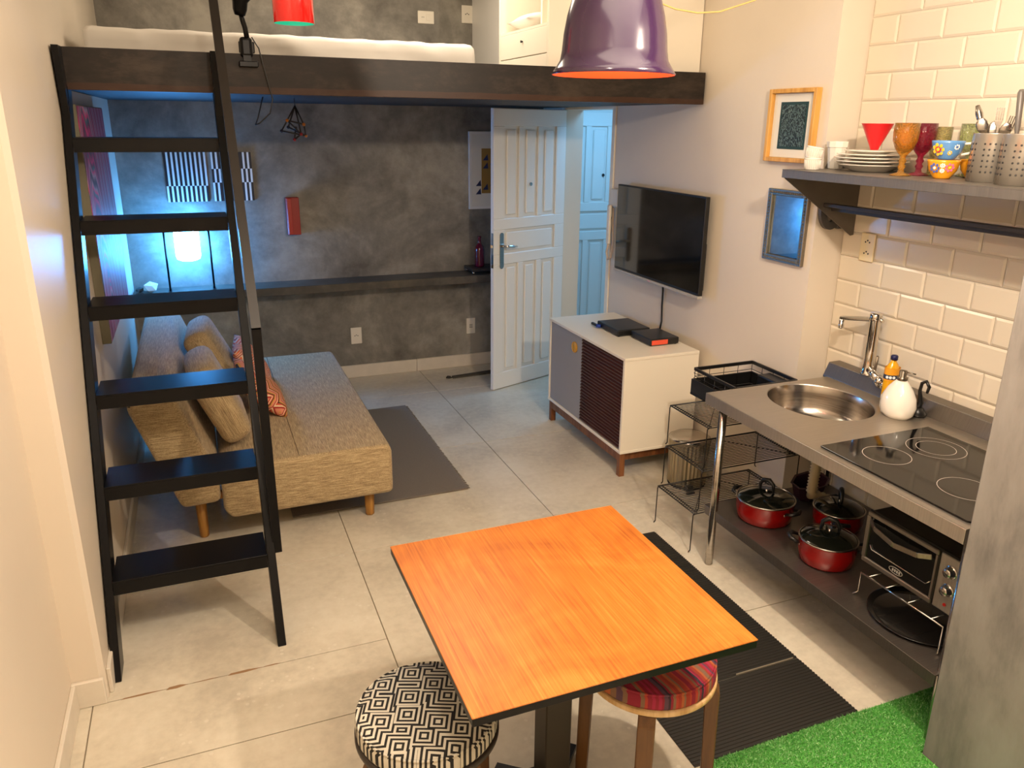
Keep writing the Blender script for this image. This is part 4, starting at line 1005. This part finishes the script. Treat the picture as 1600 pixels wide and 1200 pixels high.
for y in (OY0+.03, OY1-.03):
    for x in (OX0+.04, OX1-.03): obj('foot', B().cyl((x, y, .3925), (x, y, OZ0), .012, 12), M_plastic_b, parent=ov)
# low trivet table under the oven: wire rack and tray
r = thing('wire_trivet', 'chrome wire stand under the toaster oven with a dark round tray', 'stand', (2.3, 1.74, SZ_))
b = B()
for x in (2.20, 2.48):
    b.tube([(x-.012, 1.93, SZ_+.005), (x, 1.915, SZ_+.022), (x, 1.915, .388), (x, 1.55, .388), (x, 1.55, SZ_+.02), (x-.015, 1.54, SZ_+.005)], .0036, 8)
for y in (1.60, 1.70, 1.80, 1.88): b.tube([(2.20, y, .3885), (2.48, y, .3885)], .0025, 6)
obj('wire_frame', b, M_chrome, parent=r)
o = obj('round_tray', B().lathe((2.315, 1.72, SZ_+.0015), [(0, 0), (.165, 0), (.185, .012), (.188, .012), (.168, -.0), (.16, .003), (0, .003)], 48), mat('smoked_plate', '#1d1b19', .12, coat=.8)); tag(o, 'dark round glass plate lying under the wire stand', 'plate')

# ---------------------------------------------------------------- upper kitchen shelf
SX0, SYE, SZT = 2.42, 2.87, 1.820
r = thing('kitchen_shelf', 'steel wall shelf over the sink with triangular bracket and hanging rail', 'shelf', (2.65, 2.1, 1.55))
XB = XT-.010
b = B(); b.box(SX0, XB, 1.45, SYE, SZT-.003, SZT); b.box(SX0, SX0+.003, 1.45, SYE, SZT-.036, SZT-.0035, .001); b.box(SX0+.003, XB, SYE-.003, SYE, SZT-.036, SZT-.0035)
M_steeld = m_brushed('shelf_steel', '#7a746c', 0.46, metal=.65)
obj('shelf_plate', b, M_steeld, parent=r)
def gusset(y): 
    return B().prism([(SX0+.006, SZT-.037), (XB, SZT-.037), (XB, 1.515), (XB-.018, 1.512)], 'y', y, y+.004)
obj('bracket', gusset(SYE-.012), M_steeld, parent=r); obj('bracket', gusset(1.52), M_steeld, parent=r)
b = B().box(2.665, 2.695, 1.46, SYE-.013, 1.652, 1.668, .002); b.box(2.715, 2.735, 1.46, SYE-.013, 1.63, 1.648, .002)
obj('hanging_rail', b, m_brushed('rail_steel', '#4a4642', .48, metal=.4), parent=r)
z = SZT+.0008
def ramekin(x, y, zz, label, tilt=0):
    b = B(); m_ = rotm((x, y, zz), rx=tilt*.4, ry=tilt)
    sg = 48; rr_ = [(0, 0), (.030, 0), (.032, .004), (.034, .042), (.036, .044), (.036, .05), (.033, .05), (.031, .008), (0, .006)]
    b.lathe((0, 0, 0), rr_, sg, m_)
    for k in range(24):
        a = 2*PI*k/24; b.tube([m_ @ Vector((.0325*math.cos(a), .0325*math.sin(a), .006)), m_ @ Vector((.0345*math.cos(a), .0345*math.sin(a), .042))], .0014, 5)
    o = obj('ramekin', b, M_porc); tag(o, label, 'ramekin', None)
ramekin(2.53, 2.81, z, 'fluted white ramekin at the left end of the kitchen shelf, lower one')
ramekin(2.528, 2.812, z+.046, 'fluted white ramekin stacked tilted in the lower one', .16)
r = thing('glass_tumbler', 'white ribbed tumbler between the ramekins and the plates', 'cup', (2.6, 2.74, z))
obj('tumbler', B().lathe((2.69, 2.842, z), [(0, 0), (.029, 0), (.031, .003), (.042, .092), (.047, .094), (.048, .118), (.045, .118), (.040, .092), (.028, .006), (0, .005)], 10, smooth=False), mat('milky_glass', '#ebe5d8', .12, coat=.5), parent=r)
# plates: bowl below, plates on it
PCX, PCY = 2.70, 2.645
def plate_obj(zz, rad, h, label, cat='plate', name='dinner_plate', dx=0, dy=0):
    o = obj(name, B().lathe((PCX+dx, PCY+dy, zz), [(0, 0), (rad*.55, 0), (rad*.62, .003), (rad*.97, h), (rad, h+.001), (rad, h+.004), (rad*.95, h+.004), (rad*.6, .007), (0, .005)], 48), M_porc); tag(o, label, cat)
plate_obj(z, .135, .026, 'white soup plate at the bottom of the plate stack', 'bowl', 'soup_plate')
plate_obj(z+.0315, .150, .009, 'white dinner plate in the stack, second from the bottom')
plate_obj(z+.0455, .152, .009, 'white dinner plate in the stack, third from the bottom', dx=-.003)
plate_obj(z+.0595, .146, .009, 'white dinner plate near the top of the stack', dx=.003)
plate_obj(z+.0735, .115, .010, 'small white plate on top of the plate stack')
o = obj('funnel', B().lathe((PCX-.01, PCY-.015, z+.0885), [(.016, 0), (.020, .012), (.063, .105), (.065, .107), (.062, .107), (.018, .014), (.014, 0), (.016, 0)], 36), mat('red_plastic', '#d4121c', .3)); tag(o, 'red plastic coffee funnel standing on the plates', 'funnel')
def goblet(x, y, m, label, s=1.10):
    pr_ = [(0, 0), (.036, 0), (.036, .003), (.012, .01), (.009, .02), (.014, .028), (.009, .036), (.014, .045), (.009, .055), (.012, .062), (.030, .082), (.041, .108), (.043, .13), (.042, .162), (.040, .162), (.0405, .13), (.0385, .108), (.0275, .086), (0, .07)]
    o = obj('goblet', B().lathe((x, y, z), [(a*s, c*1.22) for a, c in pr_], 36), m); tag(o, label, 'goblet', 'coloured goblets on the kitchen shelf')
def m_tglass(name, col):
    x = N(name); x.b.inputs['Base Color'].default_value = lin(col); x.b.inputs['Roughness'].default_value = .08; x.b.inputs['Transmission Weight'].default_value = .85; x.b.inputs['IOR'].default_value = 1.3; x.b.inputs['Coat Weight'].default_value = .6
    v = x.n('ShaderNodeTexVoronoi'); v.inputs['Scale'].default_value = 150; x.l(x.coord(), v.inputs['Vector']); x.bump(v.outputs['Distance'], 1.0, .004); return x.m
goblet(2.585, 2.378, m_tglass('amber_glass', '#f2b540'), 'amber diamond-pattern goblet at the shelf edge')
goblet(2.68, 2.38, m_tglass('ruby_glass', '#b81048'), 'ruby red goblet beside the amber goblet')
goblet(2.825, 2.28, m_tglass('green_glass', '#eef6c4'), 'pale green goblet behind the flowered cups')
o = obj('glass_tumbler', B().lathe((2.765, 2.37, z), [(0, 0), (.030, 0), (.033, .004), (.038, .185), (.036, .185), (.029, .008), (0, .008)], 28), m_tglass('yellow_glass', '#fff0a0')); tag(o, 'yellow glass tumbler behind the ruby goblet', 'glass')
def flower_cup(x, y, zz, base, label, ang, patches, tilt=0, hand=True):
    r = thing('flower_cup', label, 'cup', (x, y, zz), local=True, rotz=ang); r.scale = (1.3, 1.3, 1.3)
    R_ = [(0, 0), (.022, 0), (.024, .004), (.037, .022), (.043, .046), (.044, .052), (.041, .052), (.035, .024), (.02, .006), (0, .006)]
    obj('cup_body', B().lathe((0, 0, 0), R_, 40), base, parent=r)
    def on(a, t, rad, lift=0.0008):
        z_ = .010+.036*t; rr = .0295+.0145*t**.8 if False else (.024+(.037-.024)*min(1, (z_-.004)/.018) if z_ < .022 else .037+(z_-.022)/.024*.006)
        return Vector(((rr+lift)*math.cos(a), (rr+lift)*math.sin(a), z_))
    for (a, t, rad, m1, m2) in patches:
        b = B()
        c = on(a, t, 0, .0012)
        for k in range(7):
            th = 2*PI*k/7; q = on(a+math.cos(th)*rad/.04, t+math.sin(th)*rad/.04, 0, .0010)
            bmesh.ops.create_icosphere(b.bm, subdivisions=1, radius=rad*.42, matrix=Matrix.Translation(q) @ Matrix.Rotation(a, 4, 'Z') @ Matrix.Diagonal((.15, 1, 1, 1)))
        obj('painted_flower', b, m1, parent=r)
        b = B(); bmesh.ops.create_icosphere(b.bm, subdivisions=1, radius=rad*.42, matrix=Matrix.Translation(on(a, t, 0, .0018)) @ Matrix.Rotation(a, 4, 'Z') @ Matrix.Diagonal((.2, 1, 1, 1)))
        obj('flower_centre', b, m2, parent=r)
    if hand:
        obj('handle', B().tube([(.040, 0, .044), (.058, 0, .046), (.066, 0, .034), (.060, 0, .02), (.037, 0, .014)], .0038, 8), M_porc, parent=r)
    return r
F_red, F_yel, F_pink, F_blue, F_wht = [mat(n_, c_, .3) for n_, c_ in (('flower_red', '#c8201c'), ('flower_yellow', '#f0b830'), ('flower_pink', '#d86a8a'), ('flower_blue', '#4a5a9a'), ('flower_white', '#efe8dc'))]
M_cupo = mat('orange_glaze', '#e59a1e', .15, coat=.4); M_cupb = mat('blue_glaze', '#5d8fc4', .15, coat=.4)
flower_cup(2.61, 2.209, z, M_cupo, 'orange cup with purple and pink flowers, lower of the flowered cups', -.6, [(PI+.75, .55, .011, F_blue, F_wht), (PI+1.75, .6, .010, F_pink, F_yel), (PI+1.27, .35, .005, F_wht, F_wht), (PI+1.27, .75, .005, F_wht, F_wht)], hand=False)
flower_cup(2.613, 2.205, z+.0685, M_cupb, 'blue flowered cup with white handle stacked on the orange cup', -1.0, [(PI+1.05, .5, .014, F_yel, F_yel), (PI+1.05, .5, .0075, F_red, F_yel), (PI+1.9, .25, .005, F_yel, F_wht), (PI+2.3, .7, .006, F_wht, F_blue)])
flower_cup(2.755, 2.19, z, M_cupo, 'orange flowered cup partly hidden behind the steel cutlery holder', .4, [(PI+.5, .6, .011, F_red, F_yel)], hand=False)
o = obj('small_dish', B().lathe((2.80, 2.22, z), [(0, 0), (.03, 0), (.05, .008), (.05, .011), (.03, .004), (0, .004)], 28), mat('green_glaze', '#8fa552', .25)); tag(o, 'small green dish behind the flowered cups', 'dish')
# perforated holders with cutlery
def holder(x, y, R_, H_, label):
    r = thing('cutlery_holder', label, 'holder', (x, y, z))
    obj('holder_can', B().lathe((x, y, z), [(0, 0), (R_, 0), (R_, H_-.002), (R_+.001, H_), (R_-.001, H_), (R_-.0015, .002), (0, .002)], 56), mat('holder_steel', '#c4bcb0', .26, .7), parent=r)
    b = B()
    for cgrp in range(5):
        for i in range(4):
            for j in range(6):
                pass
                a = PI+.62-2.4+cgrp*1.2+(i-1.5)*.235
                p = Vector((x+R_*math.cos(a), y+R_*math.sin(a), z+.034+j*.019)); nn = Vector((math.cos(a), math.sin(a), 0))
                b.cyl(p-nn*.0002, p+nn*.0006, .0036, 8)
    obj('perforation', b, M_dark, parent=r)
HX, HY = 2.632, 2.035
holder(HX, HY, .070, .165, 'perforated steel cutlery holder full of forks and spoons')
holder(2.575, 1.878, .070, .165, 'perforated steel holder with knives, nearest the frame edge')
def cut(name, kind, base, top, label, m=M_steel2):
    base, top = Vector(base), Vector(top); zax = (top-base).normalized(); xax = Vector((.62, -.78, 0)); yax = zax.cross(xax).normalized(); xax = yax.cross(zax)
    T = Matrix((xax, yax, zax)).transposed().to_4x4(); T.translation = base; L_ = (top-base).length
    b = B()
    def bx(x0, x1, y0_, y1_, z0_, z1_, bv=0): b.box(x0, x1, y0_, y1_, z0_, z1_, bv, mat=T)
    if kind == 'fork':
        bx(-.004, .004, -.001, .001, 0, L_-.065, .0006); b.prism([(-.0042, L_-.067), (.0042, L_-.067), (.0125, L_-.044), (-.0125, L_-.044)], 'y', -.0012, .0012, mat=T)
        for i in range(4): bx(-.012+i*.0068, -.0084+i*.0068, -.001, .001, L_-.046, L_, .0004)
    elif kind == 'spoon':
        bx(-.004, .004, -.001, .001, 0, L_-.05, .0006)
        b.lathe((0, 0, 0), [(0, -1), (.5, -.85), (.85, -.4), (1, 0), (.95, .45), (.6, .85), (0, 1)], 20, T @ Matrix.Translation((0, 0, L_-.03)) @ Matrix.Diagonal((.019, .005, .031, 1)))
    elif kind == 'handle':
        b.tube([T @ Vector((0, 0, 0)), T @ Vector((0, 0, L_*.5)), T @ Vector((0, 0, L_*.62)), T @ Vector((0, 0, L_-.01)), T @ Vector((0, 0, L_))], [.004, .005, .009, .011, .006], 12)
    elif kind == 'bluehandle':
        b.tube([T @ Vector((0, 0, 0)), T @ Vector((0, 0, L_*.7)), T @ Vector((0, 0, L_*.78)), T @ Vector((0, 0, L_*.9)), T @ Vector((0, 0, L_))], [.003, .004, .010, .0125, .007], 12)
    o = obj(name, b, m); 
    tag(o, label, name.split('_')[-1]); return o
zb_ = z+.004
cut('table_spoon', 'spoon', (HX+.02, HY-.02, zb_), (HX-.035, HY+.045, z+.215), 'steel spoon leaning to the left in the cutlery holder')
cut('serving_spoon', 'bluehandle', (HX+.0, HY-.02, zb_), (HX-.01, HY+.085, z+.258), 'spoon with thick steel handle at the left of the cutlery holder')
cut('table_fork', 'fork', (HX+.005, HY+.0, zb_), (HX+.0, HY-.002, z+.250), 'steel fork standing upright, tallest in the cutlery holder')
cut('table_fork', 'fork', (HX+.015, HY+.01, zb_), (HX+.02, HY-.040, z+.222), 'steel fork leaning right behind the tallest fork')
cut('table_spoon', 'spoon', (HX-.015, HY+.015, zb_), (HX-.012, HY-.050, z+.200), 'steel spoon low at the right of the cutlery holder')
cut('table_spoon', 'spoon', (HX-.005, HY+.022, zb_), (HX+.01, HY+.020, z+.205), 'steel spoon behind the forks in the cutlery holder')
cut('kitchen_knife', 'handle', (2.575, 1.90, zb_), (2.57, 1.925, z+.305), 'kitchen knife with grey handle in the right-hand holder', mat('grey_handle', '#5f5a54', .4))
cut('kitchen_spatula', 'handle', (2.58, 1.875, zb_), (2.57, 1.885, z+.318), 'utensil with a red handle in the right-hand holder', mat('red_handle', '#c41a22', .3))
# ---------------------------------------------------------------- table and stools
TX0, TX1, TY0_, TY1_, TZ = .448, 1.226, 1.347, 2.141, .74
t = thing('dining_table', 'square orange wood-grain cafe table on a black pedestal', 'table', (.837, 1.744, 0))
obj('tabletop', B().box(TX0, TX1, TY0_, TY1_, TZ-.004, TZ, .001), M_orange, parent=t)
obj('edge_board', B().box(TX0+.001, TX1-.001, TY0_+.001, TY1_-.001, TZ-.026, TZ-.0042, .001), M_blk, parent=t)
obj('pole', B().box(.795, .879, 1.70, 1.786, .05, TZ-.04, .004), mat('dark_bronze_steel', '#2c2519', .4, .4), parent=t)
obj('top_plate', B().box(.70, .97, 1.61, 1.88, TZ-.04, TZ-.0265), M_blk, parent=t)
b = B(); b.box(.76, .914, 1.666, 1.82, .013, .049, .004)
for a in (.85, .85+PI/2, .85+PI, .85+1.5*PI): b.bar((.837+.06*math.cos(a), 1.743+.06*math.sin(a), .03), (.837+.19*math.cos(a), 1.743+.19*math.sin(a), .022), .06, .02)
obj('cross_base', b, M_blk, parent=t)
for a in (.85, .85+PI/2, .85+PI, .85+1.5*PI):
    x, y = .837+.17*math.cos(a), 1.743+.17*math.sin(a); obj('foot', B().cyl((x, y, 0), (x, y, .012), .014, 12), M_plastic_b, parent=t)
def m_meander():
    x = N('black_white_maze_fabric'); co = x.coord((1, 1, .35))
    v = x.n('ShaderNodeTexVoronoi', distance='CHEBYCHEV', voronoi_dimensions='2D'); v.inputs['Scale'].default_value = 13; v.inputs['Randomness'].default_value = .8
    x.l(co, v.inputs['Vector'])
    s = x.math('SINE', x.math('MULTIPLY', v.outputs['Distance'], 37.0))
    x.l(x.ramp(x.math('ADD', x.math('MULTIPLY', s, .5), .5), [(0, lin('#15120f')), (.5, lin('#c6c0b0'))], 'CONSTANT'), x.b.inputs['Base Color'])
    x.b.inputs['Roughness'].default_value = .8; return x.m
def m_stripes():
    x = N('multicolour_stripe_fabric'); co = x.coord((1, 0, 0), rot=(0, 0, .55))
    v = x.n('ShaderNodeTexVoronoi'); v.voronoi_dimensions = '1D'; v.inputs['Scale'].default_value = 165; sp = x.n('ShaderNodeSeparateXYZ'); x.l(co, sp.inputs[0]); x.l(sp.outputs[0], v.inputs['W'])
    s2 = x.n('ShaderNodeSeparateColor'); x.l(v.outputs['Color'], s2.inputs[0])
    x.l(x.ramp(s2.outputs[0], [(0, lin('#86142c')), (.16, lin('#a83a28')), (.3, lin('#54394a')), (.44, lin('#94301c')), (.56, lin('#7c5c44')), (.68, lin('#9c1c40')), (.8, lin('#352230')), (.9, lin('#a8582c'))], 'CONSTANT'), x.b.inputs['Base Color'])
    x.b.inputs['Roughness'].default_value = .8; return x.m
def stool(name, x, y, R_, H_, m, mw, label, wood_h=.02, rot=0.0, legs=True):
    s = thing(name, label, 'stool', (x, y, 0), local=True, rotz=rot)
    p_ = [(0, H_-.058), (R_*.98, H_-.058), (R_, H_-.05), (R_*1.0, H_-.02), (R_*.96, H_-.006), (R_*.85, H_), (0, H_+.004)]
    obj('seat_pad', B().lathe((0, 0, 0), p_, 64), m, parent=s)
    obj('piping', B().tube([((R_*.975)*math.cos(2*PI*k/64), (R_*.975)*math.sin(2*PI*k/64), H_-.008) for k in range(64)], .004, 6, closed=True), m, parent=s)
    zz = H_-.0585
    obj('seat_ring', B().lathe((0, 0, 0), [(0, zz-wood_h), (R_*1.0, zz-wood_h), (R_*1.02, zz-wood_h+.004), (R_*1.02, zz-.003), (R_, zz), (0, zz)], 64), mw, parent=s)
    zt = zz-wood_h-.0005
    for k in range(4):
        a = PI/4+k*PI/2; d0 = Vector((math.cos(a), math.sin(a), 0)); ta = Vector((-math.sin(a), math.cos(a), 0))
        q = B(); pts = [(R_*.40, zt), (R_*.98, zt), (R_*.98+.018, zt-.03), (R_*1.10, 0), (R_*1.10-.036, 0), (R_*.88, zt-.055), (R_*.4, zt-.022)]
        q.prism(pts, 'y', -.025, .025, .003, 1)
        bmesh.ops.rotate(q.bm, matrix=Matrix.Rotation(a, 3, 'Z'), verts=q.bm.verts)
        obj('leg', q, M_leg, parent=s)
    return s
M_leg = m_wood('brown_bent_leg', '#4a2e12', '#5c3c1a', '#6b4822', (1, 1, .1), 30)
stool('round_stool', .437, 1.70, .192, .495, m_meander(), mat('dark_seat_ring', '#2a211a', .5), 'round stool covered in black and white maze fabric beside the table', rot=-.39)
stool('round_stool', 1.128, 1.68, .194, .50, m_stripes(), M_birch, 'round stool with red striped fabric under the table edge', rot=.2)
# ---------------------------------------------------------------- rubber mats and turf
def rib_mat(y0, y1, label):
    b = B(); X0, X1 = 1.318, 2.012
    b.box(X0, X1, y0, y1, .001, .004)
    o = obj('rubber_mat', b, M_rubber); tag(o, label, 'mat')
    q = B(); n_ = int((y1-y0)/.0145)
    for i in range(n_):
        y = y0+.004+i*.0145; q.prism([(y, .0041), (y+.008, .0041), (y+.0065, .0068), (y+.0015, .0068)], 'x', X0, X1)
    obj('ribs', q, M_rubber, parent=o, kind='stuff'); return o
rib_mat(1.985, 3.055, 'black ribbed rubber mat in front of the counter, farther piece')
rib_mat(1.665, 1.981, 'black ribbed rubber mat piece between the turf and the longer mat')
o = obj('edge_strip', B().bar((1.72, 1.984, .009), (1.99, 1.984, .009), .003, .006), mat('pale_strip', '#8a8170', .4)); tag(o, 'thin pale strip on the joint between the two rubber mats', 'strip')
tf = obj('artificial_turf', B().prism([(1.36, .5), (2.055, .5), (2.055, 1.44), (2.72, 1.44), (2.72, 1.658), (1.36, 1.658)], 'z', .001, .012), mat('turf_backing', '#4c9a3a', .9)); tag(tf, 'bright green artificial grass mat at the foot of the concrete pillar', 'turf')
rnd = random.Random(11); vts = []; fcs = []; cols = []
for i in range(60000):
    x = 1.362+rnd.random()*.69; y = 1.657-rnd.random()**1.5*.5
    if i % 4 == 0: x = 2.055+rnd.random()*.5; y = 1.657-rnd.random()*.216
    h = rnd.uniform(.003, .008); a = rnd.random()*2*PI; w_ = rnd.uniform(.0010, .0018)
    lx, ly = rnd.gauss(0, .004), rnd.gauss(0, .004); k = len(vts)
    vts += [(x-w_*math.cos(a), y-w_*math.sin(a), .0122), (x+w_*math.cos(a), y+w_*math.sin(a), .0122), (x+lx, y+ly, .012+h)]; fcs.append((k, k+1, k+2))
me = bpy.data.meshes.new('grass_blades'); me.from_pydata([tuple(Vector(v)-ORG[tf.name]) for v in vts], [], fcs)
def m_turf():
    x = N('green_plastic_grass'); g = x.n('ShaderNodeNewGeometry')
    x.l(x.ramp(g.outputs['Random Per Island'], [(0, lin('#3c8c2e')), (.5, lin('#55a046')), (.85, lin('#7dbb66')), (1, lin('#b4dca0'))]), x.b.inputs['Base Color']); x.b.inputs['Roughness'].default_value = .5; return x.m
me.materials.append(m_turf()); g_ = bpy.data.objects.new('grass_blades', me); C.objects.link(g_); g_.parent = tf; g_['kind'] = 'stuff'

# ---------------------------------------------------------------- groups of like things
GRP = {'wall_outlet': 'wall socket plates', 'striped_print': 'striped prints on the grey wall', 'pendant_lamp': 'pendant lamps', 'sofa_cushion': 'beige cushions on the sofa',
 'zigzag_cushion': 'zigzag cushions on the sofa', 'ramekin': 'stacked ramekins', 'dinner_plate': 'plates stacked on the kitchen shelf', 'flower_cup': 'flowered cups on the kitchen shelf',
 'cutlery_holder': 'perforated cutlery holders', 'table_spoon': 'spoons in the cutlery holder', 'table_fork': 'forks in the cutlery holder', 'round_stool': 'round stools at the table',
 'rubber_mat': 'rubber mats in front of the counter', 'set_top_box': 'black boxes on the media cabinet', 'glass_tumbler': 'tumblers on the kitchen shelf'}
for o in C.objects:
    if o.parent is None and 'category' in o and 'group' not in o:
        g = GRP.get(o.name.split('.')[0])
        if g: o['group'] = g
